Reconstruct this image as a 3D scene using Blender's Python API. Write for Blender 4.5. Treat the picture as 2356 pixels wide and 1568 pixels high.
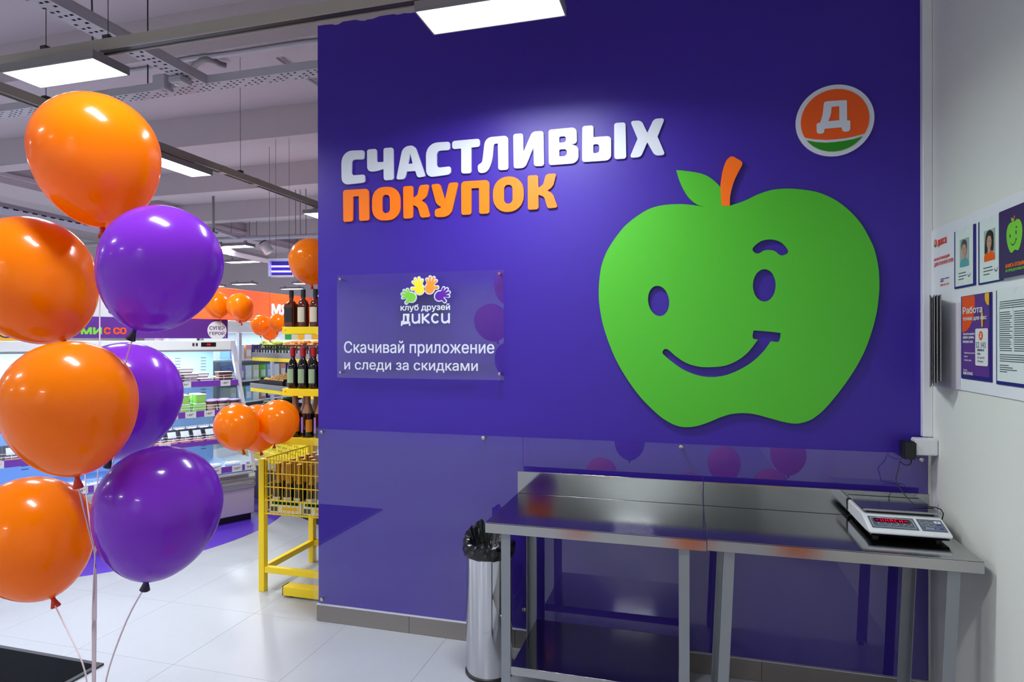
import bpy, bmesh, math, random
import numpy as np
from mathutils import Vector, Matrix
R_ = random.Random(7)
for o in list(bpy.data.objects): bpy.data.objects.remove(o)
SC = bpy.context.scene
COL = SC.collection
# ------------------------------------------------------------ camera
FPX, YAW, PIT, ROL, HC = 1435.35, math.radians(15.685), math.radians(-0.0139), math.radians(-0.0966), 1.65
_f = Vector((-math.sin(YAW)*math.cos(PIT), math.cos(YAW)*math.cos(PIT), math.sin(PIT)))
_r = Vector((math.cos(YAW), math.sin(YAW), 0)); _u = _r.cross(_f)
_r2 = _r*math.cos(ROL)+_u*math.sin(ROL); _u2 = -_r*math.sin(ROL)+_u*math.cos(ROL)
cam = bpy.data.objects.new('camera', bpy.data.cameras.new('camera')); COL.objects.link(cam)
cam.data.sensor_width = 36; cam.data.lens = 36*FPX/2356; cam.data.clip_start = .05
cm = Matrix((( _r2.x,_u2.x,-_f.x,0),(_r2.y,_u2.y,-_f.y,0),(_r2.z,_u2.z,-_f.z,HC),(0,0,0,1)))
cam.matrix_world = cm; SC.camera = cam
SC.view_settings.view_transform = 'Standard'; SC.view_settings.look = 'None'
SC.view_settings.gamma = 1; SC.view_settings.use_curve_mapping = False
SC.view_settings.exposure = 0.0
w = bpy.data.worlds.new('world'); SC.world = w; w.use_nodes = True
w.node_tree.nodes['Background'].inputs[0].default_value = (.6,.66,.8,1)
w.node_tree.nodes['Background'].inputs[1].default_value = .15
try:
    SC.cycles.max_bounces = 10; SC.cycles.transparent_max_bounces = 24; SC.cycles.use_denoising = True
    SC.cycles.caustics_reflective = False; SC.cycles.caustics_refractive = False; SC.cycles.sample_clamp_indirect = 4
except Exception: pass
LAMP_W = 34.0      # watts of one ceiling lamp
LAMP_EMIT = 9.0

# a measured pixel's ray met with a known plane of the room
def ray(x, y): return _f + _r2*((x-1178)/FPX) - _u2*((y-784)/FPX)
O = Vector((0,0,HC))
def at_y(x, y, Y): d = ray(x,y); return O + d*(Y/d.y)
def at_x(x, y, X): d = ray(x,y); return O + d*(X/d.x)
def at_z(x, y, z): d = ray(x,y); return O + d*((z-HC)/d.z)
def at_d(x, y, D): return O + ray(x,y)*D

# ------------------------------------------------------------ materials
def lin(c): return tuple(((v/255)/12.92 if v/255 <= .04045 else ((v/255+.055)/1.055)**2.4) for v in c)
def mat(name, c, rough=.5, metal=0., bump=0., bscale=60, var=0., coat=0., stretch=None, spec=.5, emit=None, es=0.):
    m = bpy.data.materials.new(name); m.use_nodes = True; nt = m.node_tree; b = nt.nodes['Principled BSDF']
    col = (*lin(c),1); b.inputs['Base Color'].default_value = col
    b.inputs['Roughness'].default_value = rough; b.inputs['Metallic'].default_value = metal
    b.inputs['Coat Weight'].default_value = coat; b.inputs['Coat Roughness'].default_value = .05
    b.inputs['Specular IOR Level'].default_value = spec
    if emit: b.inputs['Emission Color'].default_value = (*lin(emit),1); b.inputs['Emission Strength'].default_value = es
    if bump or var:
        tc = nt.nodes.new('ShaderNodeTexCoord'); mp = nt.nodes.new('ShaderNodeMapping'); nz = nt.nodes.new('ShaderNodeTexNoise')
        nt.links.new(tc.outputs['Object'], mp.inputs[0]); nt.links.new(mp.outputs[0], nz.inputs['Vector'])
        nz.inputs['Scale'].default_value = bscale; nz.inputs['Detail'].default_value = 4
        if stretch: mp.inputs['Scale'].default_value = stretch
        if bump:
            bp = nt.nodes.new('ShaderNodeBump'); bp.inputs['Strength'].default_value = bump; bp.inputs['Distance'].default_value = .002
            nt.links.new(nz.outputs[0], bp.inputs['Height']); nt.links.new(bp.outputs[0], b.inputs['Normal'])
        if var:
            mx = nt.nodes.new('ShaderNodeMix'); mx.data_type = 'RGBA'
            mx.inputs[6].default_value = tuple(v*(1-var) for v in col[:3])+(1,); mx.inputs[7].default_value = tuple(min(1,v*(1+var)) for v in col[:3])+(1,)
            nt.links.new(nz.outputs[0], mx.inputs[0]); nt.links.new(mx.outputs[2], b.inputs['Base Color'])
    return m
M = {}
M['blue'] = mat('wall_blue', (56,30,152), .42, bump=.12, bscale=260, var=.03, spec=.4)
M['white_paint'] = mat('wall_white', (226,229,221), .6, bump=.1, bscale=180, var=.02)
M['ceil'] = mat('ceiling_paint', (196,184,190), .85, bump=.2, bscale=30, var=.05)
M['tile'] = mat('floor_tile', (172,176,183), .3, bump=.05, bscale=14, var=.03)
M['grout'] = mat('grout', (172,172,176), .8)
M['base'] = mat('baseboard_tile', (128,122,120), .45, bump=.1, bscale=90, var=.06)
M['white'] = mat('white_plastic', (225,228,232), .35)
M['offwhite'] = mat('off_white_board', (236,239,243), .3)
M['letter'] = mat('white_letter', (214,220,232), .4)
M['orange_sign'] = mat('orange_letter', (255,122,0), .4)
M['green_sign'] = mat('green_cutout', (74,184,36), .42, bump=.03, bscale=300)
M['orange_stem'] = mat('orange_stem', (255,112,0), .4)
M['steel'] = mat('brushed_steel', (176,176,176), .13, 1., bump=.05, bscale=12, stretch=(2,60,60), var=.04)
M['steel_top'] = mat('polished_steel', (168,170,172), .09, 1., bump=.03, bscale=9, stretch=(1.5,40,1), var=.05)
M['leg'] = mat('grey_leg_paint', (140,146,152), .45, .5)
M['chrome'] = mat('chrome', (205,205,208), .07, 1., bump=.03, bscale=5)
M['black'] = mat('black_plastic', (16,16,18), .4)
M['bag'] = mat('black_bag', (10,11,14), .22, bump=.6, bscale=60)
M['yellow'] = mat('yellow_powder_coat', (240,206,20), .35)
M['yellow2'] = mat('yellow_shelf', (250,220,10), .35)
M['grey'] = mat('grey_metal', (132,128,132), .45, .0)
M['tan'] = mat('track_tan', (164,156,148), .45, .0)
M['zinc'] = mat('zinc_tray', (184,180,192), .4, .1)
M['dark'] = mat('dark_grey', (52,52,58), .6)
M['mat'] = mat('black_carpet', (15,18,23), 1., bump=1., bscale=170, var=.75, spec=.1)
M['purple_floor'] = mat('purple_vinyl', (88,50,190), .28)
M['purple'] = mat('purple_sign', (92,42,140), .4)
M['violet'] = mat('violet_strip', (120,62,180), .4)
M['navy'] = mat('navy_edge', (38,24,120), .4)
M['orange_wall'] = mat('orange_panel', (228,78,22), .5)
M['fridge'] = mat('fridge_grey', (186,182,196), .35, .2)
M['fridge_in'] = mat('fridge_liner', (150,190,245), .5)
M['lilac'] = mat('lilac_panel', (196,182,204), .5)
M['lamp'] = mat('lamp_diffuser', (255,255,255), .5, emit=(245,248,255), es=LAMP_EMIT)
M['strip'] = mat('fridge_light', (255,255,255), .5, emit=(225,240,255), es=5)
M['uv'] = mat('uv_tube', (200,190,255), .5, emit=(120,100,255), es=6)
M['red_led'] = mat('red_digit', (220,10,30), .4, emit=(255,12,35), es=.9)
M['red_dark'] = mat('dark_red_display', (70,0,12), .2)
M['panel_grey'] = mat('control_panel', (84,96,106), .4)
M['key_blue'] = mat('blue_key', (30,50,130), .4)
M['paper'] = mat('paper', (220,231,229), .5)
M['ink'] = mat('ink', (70,74,84), .6)
M['black_glass'] = mat('dark_bottle_glass', (14,8,8), .06, coat=.5)
M['green_glass'] = mat('green_bottle_glass', (12,60,20), .06, coat=.5)
M['amber'] = mat('amber_spirit', (92,34,8), .06, coat=.5)
M['gold_foil'] = mat('gold_foil', (196,140,60), .3, .7)
M['tan_foil'] = mat('tan_foil', (150,112,84), .4, .4)
M['silver_foil'] = mat('silver_foil', (205,200,205), .3, .6)
M['red_cap'] = mat('red_cap', (170,16,30), .35)
M['cream'] = mat('cream_label', (214,206,180), .5)
M['label_black'] = mat('black_label', (26,28,34), .4)
M['label_green'] = mat('green_label', (150,180,140), .5)
M['label_orange'] = mat('orange_label', (238,150,30), .5)
M['label_purple'] = mat('purple_label', (160,130,215), .4)
M['carton'] = mat('printed_carton', (226,222,190), .6, var=.15, bscale=20)
M['brown'] = mat('brown_pot', (96,60,56), .4)
M['brown2'] = mat('beige_pot_label', (200,170,140), .5)
M['lime'] = mat('lime_box', (160,225,110), .45)
M['dairy'] = mat('white_tub', (225,228,236), .35)
M['dairy_brown'] = mat('tub_print', (150,120,110), .5)
M['sand_blue'] = mat('dark_blue_pack', (34,40,62), .4)
M['salmon'] = mat('salmon_fill', (222,150,130), .5, var=.3, bscale=60)
M['plastic_bag'] = mat('white_packet', (214,226,236), .25, var=.15, bscale=40)
M['peach'] = mat('peach_skin', (248,170,92), .5, var=.4, bscale=30)
M['carrot'] = mat('carrot_skin', (242,150,70), .5, var=.3, bscale=20)
M['lettuce'] = mat('pale_green_leaf', (190,205,90), .5, var=.3, bscale=20)
M['cucumber'] = mat('cucumber_skin', (30,80,28), .35, var=.4, bscale=20)
M['mandarin'] = mat('mandarin_skin', (250,120,10), .4)
M['crate_black'] = mat('black_crate', (24,22,24), .5)
M['crate_blue'] = mat('blue_carton', (40,60,90), .6)
M['cardboard'] = mat('cardboard', (110,76,54), .8)
M['ribbon'] = mat('balloon_ribbon', (225,205,215), .25)
M['hand_green'] = mat('hand_green', (120,205,60), .5); M['hand_yellow'] = mat('hand_yellow', (250,225,40), .5)
M['hand_orange'] = mat('hand_orange', (255,150,40), .5); M['hand_purple'] = mat('hand_purple', (90,20,160), .5)
M['logo_orange'] = mat('emblem_orange', (240,88,0), .45); M['logo_green'] = mat('emblem_green', (30,140,0), .45)
M['skin'] = mat('portrait_skin', (190,150,130), .6); M['hair'] = mat('portrait_hair', (40,34,32), .6)
M['teal'] = mat('portrait_teal', (90,160,170), .6); M['photo_bg'] = mat('portrait_ground', (160,175,170), .6)
M['red_text'] = mat('red_text', (225,60,30), .5); M['purple_text'] = mat('purple_text', (70,30,110), .5)
M['book'] = mat('purple_cover', (64,22,96), .35)
M['yellow_poster'] = mat('yellow_patch', (240,180,30), .4)
M['green_tag'] = mat('green_tag', (40,160,70), .5)
M['grey_plate'] = mat('shade_toned_plate', (214,211,220), .3)  # rack plate colour carries its lilac shading and shadow
M['paper_lilac'] = mat('lilac_sheet', (170,172,205), .3)
M['brass'] = mat('steel_spacer', (190,186,180), .2, 1.)

def glass_mat(name, tint=(1,1,1), fac_add=.0, rough=.0):
    m = bpy.data.materials.new(name); m.use_nodes = True; nt = m.node_tree; nt.nodes.clear()
    o = nt.nodes.new('ShaderNodeOutputMaterial'); t = nt.nodes.new('ShaderNodeBsdfTransparent'); g = nt.nodes.new('ShaderNodeBsdfGlossy')
    t.inputs[0].default_value = (*tint,1); g.inputs['Roughness'].default_value = rough
    fr = nt.nodes.new('ShaderNodeFresnel'); fr.inputs[0].default_value = 1.49
    ad = nt.nodes.new('ShaderNodeMath'); ad.operation = 'ADD'; ad.inputs[1].default_value = fac_add; ad.use_clamp = True
    mx = nt.nodes.new('ShaderNodeMixShader')
    ge = nt.nodes.new('ShaderNodeNewGeometry'); iv = nt.nodes.new('ShaderNodeMath'); iv.operation = 'SUBTRACT'; iv.inputs[0].default_value = 1
    mu = nt.nodes.new('ShaderNodeMath'); mu.operation = 'MULTIPLY'; nt.links.new(ge.outputs['Backfacing'], iv.inputs[1])
    nt.links.new(fr.outputs[0], ad.inputs[0]); nt.links.new(ad.outputs[0], mu.inputs[0]); nt.links.new(iv.outputs[0], mu.inputs[1]); nt.links.new(mu.outputs[0], mx.inputs[0])
    nt.links.new(t.outputs[0], mx.inputs[1]); nt.links.new(g.outputs[0], mx.inputs[2]); nt.links.new(mx.outputs[0], o.inputs[0])
    return m
M['acrylic'] = glass_mat('clear_acrylic', (.99,.99,.992), .055, .0)
M['glass'] = glass_mat('clear_glass', (.93,.97,.97), .02)
M['edge'] = mat('acrylic_edge', (215,212,240), .3)
def balloon_mat(name, c, t):
    m = bpy.data.materials.new(name); m.use_nodes = True; nt = m.node_tree; nt.nodes.clear()
    o = nt.nodes.new('ShaderNodeOutputMaterial'); p = nt.nodes.new('ShaderNodeBsdfPrincipled'); tr = nt.nodes.new('ShaderNodeBsdfTranslucent')
    p.inputs['Base Color'].default_value = (*lin(c),1); p.inputs['Roughness'].default_value = .2; p.inputs['Specular IOR Level'].default_value = .3
    p.inputs['Coat Weight'].default_value = .4; p.inputs['Coat Roughness'].default_value = .06
    tr.inputs[0].default_value = (*lin(t),1)
    mx = nt.nodes.new('ShaderNodeMixShader'); mx.inputs[0].default_value = .38
    nt.links.new(p.outputs[0], mx.inputs[1]); nt.links.new(tr.outputs[0], mx.inputs[2]); nt.links.new(mx.outputs[0], o.inputs[0])
    return m
M['bal_o'] = balloon_mat('orange_latex', (255,142,0), (255,150,0))
M['bal_p'] = balloon_mat('purple_latex', (142,56,212), (165,80,228))
M['bal_knot_o'] = mat('red_knot', (200,40,10), .4); M['bal_knot_p'] = mat('dark_knot', (24,8,60), .4)

# ------------------------------------------------------------ mesh helpers
class MB:
    def __init__(s): s.b = bmesh.new()
    def add(s, vs, fs, mi=0):
        v = [s.b.verts.new(p) for p in vs]
        for f in fs:
            try: q = s.b.faces.new([v[i] for i in f]); q.material_index = mi
            except ValueError: pass
        return s
    def box(s, a, b, mi=0):
        x0,y0,z0 = a; x1,y1,z1 = b
        return s.add([(x0,y0,z0),(x1,y0,z0),(x1,y1,z0),(x0,y1,z0),(x0,y0,z1),(x1,y0,z1),(x1,y1,z1),(x0,y1,z1)],
                     [(3,2,1,0),(4,5,6,7),(0,1,5,4),(1,2,6,5),(2,3,7,6),(3,0,4,7)], mi)
    def bev(s, a, b, r=.004, seg=1):
        t = bmesh.new(); m = MB.__new__(MB); m.b = t; m.box(a,b)
        bmesh.ops.bevel(t, geom=t.edges[:], offset=r, segments=seg, affect='EDGES')
        me = bpy.data.meshes.new('t'); t.to_mesh(me); t.free(); s.b.from_mesh(me); bpy.data.meshes.remove(me); return s
    def tube(s, pts, r, n=8, cap=True, rr=None):
        pts = [Vector(p) for p in pts]; rings = []
        up = Vector((0,0,1))
        for i, p in enumerate(pts):
            d = (pts[min(i+1,len(pts)-1)]-pts[max(i-1,0)]).normalized()
            a = d.cross(up)
            if a.length < .05: a = d.cross(Vector((1,0,0)))
            a.normalize(); b = d.cross(a); R = rr[i] if rr else r
            rings.append([s.b.verts.new(p+(a*math.cos(2*math.pi*k/n)+b*math.sin(2*math.pi*k/n))*R) for k in range(n)])
        for i in range(len(rings)-1):
            for k in range(n):
                s.b.faces.new((rings[i][k],rings[i][(k+1)%n],rings[i+1][(k+1)%n],rings[i+1][k]))
        if cap: s.b.faces.new(rings[0][::-1]); s.b.faces.new(rings[-1])
        return s
    def lathe(s, prof, n=24, M_=None, a0=0., a1=2*math.pi, cap=True):
        full = abs(a1-a0) > 6.28; rings = []
        for (r,z) in prof:
            ring = []
            for k in range(n if full else n+1):
                a = a0+(a1-a0)*k/n; p = Vector((r*math.cos(a), r*math.sin(a), z)); ring.append(s.b.verts.new(M_@p if M_ else p))
            rings.append(ring)
        for i in range(len(rings)-1):
            for k in range(n):
                k2 = (k+1)%n if full else k+1
                s.b.faces.new((rings[i][k],rings[i][k2],rings[i+1][k2],rings[i+1][k]))
        if cap and full: s.b.faces.new(rings[0][::-1]); s.b.faces.new(rings[-1])
        return s
    def ell(s, c, r, n=12, m=8):
        T = Matrix.Translation(c) @ Matrix.Diagonal((*r,1))
        return s.lathe([(max(.02,math.sin(math.pi*i/m)), -math.cos(math.pi*i/m)) for i in range(m+1)], n, T)
def thing(name, label, cat, loc=(0,0,0), rotz=0., group=None):
    o = bpy.data.objects.new(name, None); COL.objects.link(o); o.location = loc; o.rotation_euler = (0,0,rotz)
    o.empty_display_size = .1; o['label'] = label; o['category'] = cat
    if group: o['group'] = group
    return o
def tag(o, label, cat, group=None):
    o['label'] = label; o['category'] = cat
    if group: o['group'] = group
    return o
def wm(p):
    m = Matrix.Translation(p.location) @ p.rotation_euler.to_matrix().to_4x4()
    return wm(p.parent) @ m if p.parent else m
def obj(name, g, m, parent=None, world=False, smooth=False, label=None, kind=None, loc=None):
    if isinstance(g, MB):
        me = bpy.data.meshes.new(name); g.b.normal_update(); g.b.to_mesh(me); g.b.free()
    else: me = g
    if parent and world: me.transform(wm(parent).inverted())
    ms = m if isinstance(m, (list,tuple)) else [m]
    me.materials.clear()
    for x in ms: me.materials.append(M[x])
    if smooth:
        for p in me.polygons: p.use_smooth = True
        if smooth != 'all': me.set_sharp_from_angle(angle=math.radians(40))
    o = bpy.data.objects.new(name, me); COL.objects.link(o)
    if parent: o.parent = parent
    if loc: o.location = loc
    if label: o['label'] = label
    if kind: o['kind'] = kind
    return o
def struct(name, g, m, **k):
    return obj(name, g, m, kind='structure', **k)
def dup(root, loc=None, rotz=None, label=None, group=None):
    def cp(o, par):
        c = o.copy(); COL.objects.link(c); c.parent = par
        for ch in kids.get(o.name, []): cp(ch, c)
        return c
    kids = {}
    for o in [root]+list(root.children_recursive):
        if o.parent: kids.setdefault(o.parent.name, []).append(o)
    r = cp(root, root.parent)
    if loc is not None: r.location = loc
    if rotz is not None: r.rotation_euler = (0,0,rotz)
    if label: r['label'] = label
    if group: r['group'] = group
    return r

# flat shapes: loops of (u,v) points -> plate of real thickness on a plane given by a matrix
def plane(o, right, up=(0,0,1)):
    r = Vector(right).normalized(); u = Vector(up); n = r.cross(u)
    return Matrix(((r.x,u.x,n.x,o[0]),(r.y,u.y,n.y,o[1]),(r.z,u.z,n.z,o[2]),(0,0,0,1)))
def curve_mesh(c, t, PM, z0=0.):
    o = bpy.data.objects.new('t', c); COL.objects.link(o)
    dg = bpy.context.evaluated_depsgraph_get(); dg.update()
    me = bpy.data.meshes.new_from_object(o.evaluated_get(dg)); bpy.data.objects.remove(o)
    return me
def plate(loops, t, PM, z0=0.):
    c = bpy.data.curves.new('c', 'CURVE'); c.dimensions = '2D'; c.fill_mode = 'BOTH'; c.extrude = t/2
    for L in loops:
        sp = c.splines.new('POLY'); sp.points.add(len(L)-1)
        for i,(a,b) in enumerate(L): sp.points[i].co = (a,b,0,1)
        sp.use_cyclic_u = True
    me = curve_mesh(c, t, PM); bpy.data.curves.remove(c)
    me.transform(PM @ Matrix.Translation((0,0,z0+t/2))); return me
def filled_outline(me):
    """glyph outlines overlap: triangulate them and keep what the winding number calls solid"""
    n = len(me.vertices); co = np.empty(n*3); me.vertices.foreach_get('co', co); P = co.reshape(-1,3)[:,:2]
    E_ = np.empty(len(me.edges)*2, dtype=int); me.edges.foreach_get('vertices', E_); E_ = E_.reshape(-1,2)
    nxt = {}
    for a,b in E_:      # outline edges come in drawing order; the closing edge is (last, first)
        nxt.setdefault(int(a),[]).append(int(b)); nxt.setdefault(int(b),[]).append(int(a))
    seen = set(); D = []
    for v in range(n):
        if v in seen or v not in nxt: continue
        loop = [v]; seen.add(v); cur = v; prev = None
        start = (v+1) if (v+1) in nxt[v] else nxt[v][0]
        prev, cur = v, start
        while cur != v and cur not in seen:
            loop.append(cur); seen.add(cur)
            k = [q for q in nxt[cur] if q != prev]
            prev, cur = cur, (k[0] if k else v)
        D += list(zip(loop, loop[1:]+loop[:1]))
    vs, es, fs, *_ = delaunay_2d_cdt([Vector((float(x),float(y))) for x,y in P], [tuple(map(int,d)) for d in D], [], 0, 1e-6)
    V = np.array([(v.x,v.y) for v in vs]); T_ = np.array([f for f in fs if len(f) == 3]); C = V[T_].mean(1)
    A = P[[d[0] for d in D]]; B = P[[d[1] for d in D]]; wn = np.zeros(len(C), dtype=int)
    for a,b in zip(A,B):
        if a[1] == b[1]: continue
        up = (a[1] <= C[:,1]) & (b[1] > C[:,1]); dn = (a[1] > C[:,1]) & (b[1] <= C[:,1])
        cr = (b[0]-a[0])*(C[:,1]-a[1])-(C[:,0]-a[0])*(b[1]-a[1])
        wn += (up & (cr > 0)).astype(int); wn -= (dn & (cr < 0)).astype(int)
    return V, T_[wn != 0]
from mathutils.geometry import delaunay_2d_cdt
def text(body, PM, u0, u1, v0, v1, t=.001, bold=0., z0=0., keep=False, sp=1.):
    c = bpy.data.curves.new('f', 'FONT'); c.body = body; c.resolution_u = 3; c.space_character = sp; c.fill_mode = 'NONE'
    me = curve_mesh(c, 0, PM); bpy.data.curves.remove(c)
    V, T_ = filled_outline(me); bpy.data.meshes.remove(me)
    used = np.unique(T_); mn, mx = V[used].min(0), V[used].max(0)
    sx = (u1-u0)/(mx[0]-mn[0]); sy = (v1-v0)/(mx[1]-mn[1])
    V = np.stack([(V[:,0]-mn[0])*sx+u0, (V[:,1]-mn[1])*sy+v0], 1)
    cnt = {}
    for f in T_:
        for a,b in ((f[0],f[1]),(f[1],f[2]),(f[2],f[0])): cnt[(a,b)] = 1
    rim = [e for e in cnt if (e[1],e[0]) not in cnt]
    vs = []; fs = []; k = bold*sy
    shifts = [(0,0)] if bold <= 0 else [(0,0),(1,1),(-1,1),(1,-1),(-1,-1),(1.2,0),(-1.2,0)]
    for i,(a_,b_) in enumerate(shifts):
        o_ = len(vs); n = len(V); W_ = V+np.array([a_*k,b_*k*.8])
        vs += [(x,y,z0+t+.00002*i) for x,y in W_]+[(x,y,z0) for x,y in W_]
        fs += [(int(f[0])+o_,int(f[1])+o_,int(f[2])+o_) for f in T_]
        fs += [(int(a)+o_,int(a)+n+o_,int(b)+n+o_,int(b)+o_) for a,b in rim]
    me = bpy.data.meshes.new('lettering'); me.from_pydata(vs, [], fs); me.transform(PM); return me
def strokes(lines, wd, t, PM, z0=0.):
    '''thick round-ended strokes, each a hair above the last so that none coincide'''
    g = MB()
    for li, L in enumerate(lines):
        P = [Vector(p) for p in L]; lf = []; rt = []; z = z0+t+.00003*li
        for i,p in enumerate(P):
            d = (P[min(i+1,len(P)-1)]-P[max(i-1,0)]).normalized(); n_ = Vector((-d.y,d.x))
            k = 1.
            if 0 < i < len(P)-1:
                d1 = (P[i]-P[i-1]).normalized(); k = 1/max(.5, d.dot(d1))
            lf.append(p+n_*wd/2*k); rt.append(p-n_*wd/2*k)
        d = (P[-1]-P[-2]).normalized(); n_ = Vector((-d.y,d.x)); cap1 = [P[-1]+(n_*math.cos(a)+d*math.sin(a))*wd/2 for a in [math.pi*i/6 for i in range(1,6)]]
        d = (P[0]-P[1]).normalized(); n_ = Vector((-d.y,d.x)); cap0 = [P[0]+(n_*math.cos(a)+d*math.sin(a))*wd/2 for a in [math.pi*i/6 for i in range(1,6)]]
        def face(Q):
            a_ = sum(Q[i].x*Q[(i+1)%len(Q)].y-Q[(i+1)%len(Q)].x*Q[i].y for i in range(len(Q)))
            if a_ < 0: Q = Q[::-1]
            g.b.faces.new([g.b.verts.new((q.x,q.y,z)) for q in Q])
        for i in range(len(P)-1): face([lf[i],lf[i+1],rt[i+1],rt[i]])
        face([lf[-1]]+cap1+[rt[-1]]); face([rt[0]]+cap0+[lf[0]])
        ring = lf+cap1+rt[::-1]+cap0; n = len(ring)
        vt = [g.b.verts.new((q.x,q.y,z)) for q in ring]; vb = [g.b.verts.new((q.x,q.y,z0)) for q in ring]
        for i in range(n): g.b.faces.new((vb[i],vt[i],vt[(i+1)%n],vb[(i+1)%n]))
    g.b.transform(PM); return g
def arcp(cx_, cy_, rx, ry, a0, a1, n=14):
    return [(cx_+rx*math.cos(math.radians(a0+(a1-a0)*i/n)), cy_+ry*math.sin(math.radians(a0+(a1-a0)*i/n))) for i in range(n+1)]
# rounded lower-case word, strokes in a 0..5 by 0..1 frame
WORD = [[(.22,.12),(.30,.4),(.32,.95),(.72,.95),(.72,.12)],[(.10,-.14),(.10,.10),(.88,.10),(.88,-.14)],
        [(1.17,.95)]+[(1.17,.4)]+arcp(1.42,.36,.25,.28,180,270,6)+[(1.60,.12),(1.80,.3)],[(1.82,.95),(1.82,.08)],
        [(2.15,.95),(2.15,.08)],[(2.72,.95),(2.25,.52),(2.74,.08)],
        arcp(3.38,.52,.33,.43,50,310,18),
        [(4.02,.95),(4.02,.4)]+arcp(4.27,.36,.25,.28,180,270,6)+[(4.45,.12),(4.65,.3)],[(4.67,.95),(4.67,.08)]]
def word(PM, u0,u1,v0,v1,t,z0):
    fx = lambda p: (u0+(p[0]-.02)/4.73*(u1-u0), v0+(p[1]+.22)/1.26*(v1-v0))
    return strokes([[fx(p) for p in L] for L in WORD], (v1-v0)*.165, t, PM, z0)
def rect(u0,v0,u1,v1,r=0.):
    if r <= 0: return [(u0,v0),(u1,v0),(u1,v1),(u0,v1)]
    return rounded([(u0,v0,r),(u1,v0,r),(u1,v1,r),(u0,v1,r)])
def circ(cu,cv,ru,rv=None,n=48,tilt=0.):
    rv = rv or ru; ct,st = math.cos(tilt),math.sin(tilt)
    return [(cu+ru*math.cos(a)*ct-rv*math.sin(a)*st, cv+ru*math.cos(a)*st+rv*math.sin(a)*ct) for a in [2*math.pi*i/n for i in range(n)]]
def rounded(pts, seg=7):
    out = []; n = len(pts)
    for i,p in enumerate(pts):
        a = Vector(pts[i-1][:2]); b = Vector(p[:2]); c = Vector(pts[(i+1)%n][:2]); r = p[2] if len(p)>2 else 0
        d1 = a-b; d2 = c-b
        k = min(r, d1.length*.5, d2.length*.5)
        if k < 1e-6: out.append(tuple(b)); continue
        p0 = b+d1.normalized()*k; p1 = b+d2.normalized()*k
        for j in range(seg+1):
            t = j/seg; w_ = .45
            q0 = p0.lerp(b, .58); q1 = p1.lerp(b, .58)
            q = p0*(1-t)**3+q0*3*t*(1-t)**2+q1*3*t*t*(1-t)+p1*t**3
            out.append((q.x,q.y))
    return out
def smooth(pts, seg=6):
    """closed Catmull-Rom; a third value of 1 keeps the point a corner"""
    n = len(pts); out = []
    P = [Vector(p[:2]) for p in pts]; C = [len(p)>2 and p[2] for p in pts]
    for i in range(n):
        p1, p2 = P[i], P[(i+1)%n]; p0 = P[i-1] if not C[i] else p1; p3 = P[(i+2)%n] if not C[(i+1)%n] else p2
        for j in range(seg):
            t = j/seg
            q = .5*((2*p1)+(p2-p0)*t+(2*p0-5*p1+4*p2-p3)*t*t+(3*p1-p0-3*p2+p3)*t**3); out.append((q.x,q.y))
    return out

# ============================================================ SETTING
WY = 3.25          # face of the blue wall
XL, XR = -2.106, 1.056
# floor with tiles
TP = .62
floor = struct('floor', MB().box((-17,-4,-.12),(1.3,21,-.008)), 'grout')
tm = None
for i in range(-12, 5):
    for j in range(-2, 13):
        x0 = -1.29+TP*i; y0 = 2.60+TP*j
        if x0 > 1.0 or x0+TP < -8.6: continue
        if tm is None:
            t_ = obj('tile', MB().bev((.0006,.0006,-.008),(TP-.0006,TP-.0006,0),.0005), 'tile', floor, loc=(x0,y0,0)); tm = t_
        else:
            t_ = tm.copy(); COL.objects.link(t_); t_.location = (x0,y0,0)
far = MB()
far.box((-17,2.6+TP*13+.001,-.008),(1.2,21,0)); far.box((-17,-4,-.008),(1.06,2.6-2*TP-.001,0)); far.box((-17,2.6-2*TP,-.008),(-1.29-12*TP-.001,2.6+TP*13,0))
obj('distant_tiles', far, 'tile', floor, kind='stuff')
# purple vinyl arc around the display refrigerator
cx, cy, cr = None, None, None
a_, b_, c_ = (-4.097,3.407), (-3.668,4.125), (-3.714,5.13)
def circum(a,b,c):
    d = 2*(a[0]*(b[1]-c[1])+b[0]*(c[1]-a[1])+c[0]*(a[1]-b[1]))
    ux = ((a[0]**2+a[1]**2)*(b[1]-c[1])+(b[0]**2+b[1]**2)*(c[1]-a[1])+(c[0]**2+c[1]**2)*(a[1]-b[1]))/d
    uy = ((a[0]**2+a[1]**2)*(c[0]-b[0])+(b[0]**2+b[1]**2)*(a[0]-c[0])+(c[0]**2+c[1]**2)*(b[0]-a[0]))/d
    return ux, uy, math.hypot(a[0]-ux,a[1]-uy)
cx, cy, cr = circum(a_,b_,c_)
struct('floor_graphic', plate([circ(cx,cy,cr,n=96)], .0012, Matrix.Identity(4), .0004), 'purple_floor')
# blue wall, its torn upper edge
top = [(XR,3.75)]
x = XR
pts_top = []
xx = XR
zt = lambda X: 3.518+.0*(X)
while xx > XL+.02:
    pts_top.append((xx, 3.512+R_.uniform(-.008,.008))); xx -= R_.uniform(.015,.05)
loop = [(XL,0),(XR,0)]+pts_top+[(XL,3.518)]
struct('wall_front', plate([loop], .10, plane((0,WY+.10,0),(1,0,0))), 'blue')
struct('wall_behind', MB().box((XL+.02,WY+.12,0),(1.3,WY+.2,3.45)), 'white_paint')
struct('wall_corner', MB().box((XR+.001,WY+.001,0),(1.3,WY+.115,4.64)), 'white_paint')
struct('wall_right', MB().box((1.065,-4,0),(1.3,WY,4.64)), 'white_paint')
struct('trim_1', MB().bev((1.026,WY-.035,1.213),(1.0645,WY-.0005,3.9),.002), 'white')
bb = struct('baseboard_front', MB().box((XL-.004,WY-.006,.0),(1.06,WY-.001,.094)), 'grout')
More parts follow.
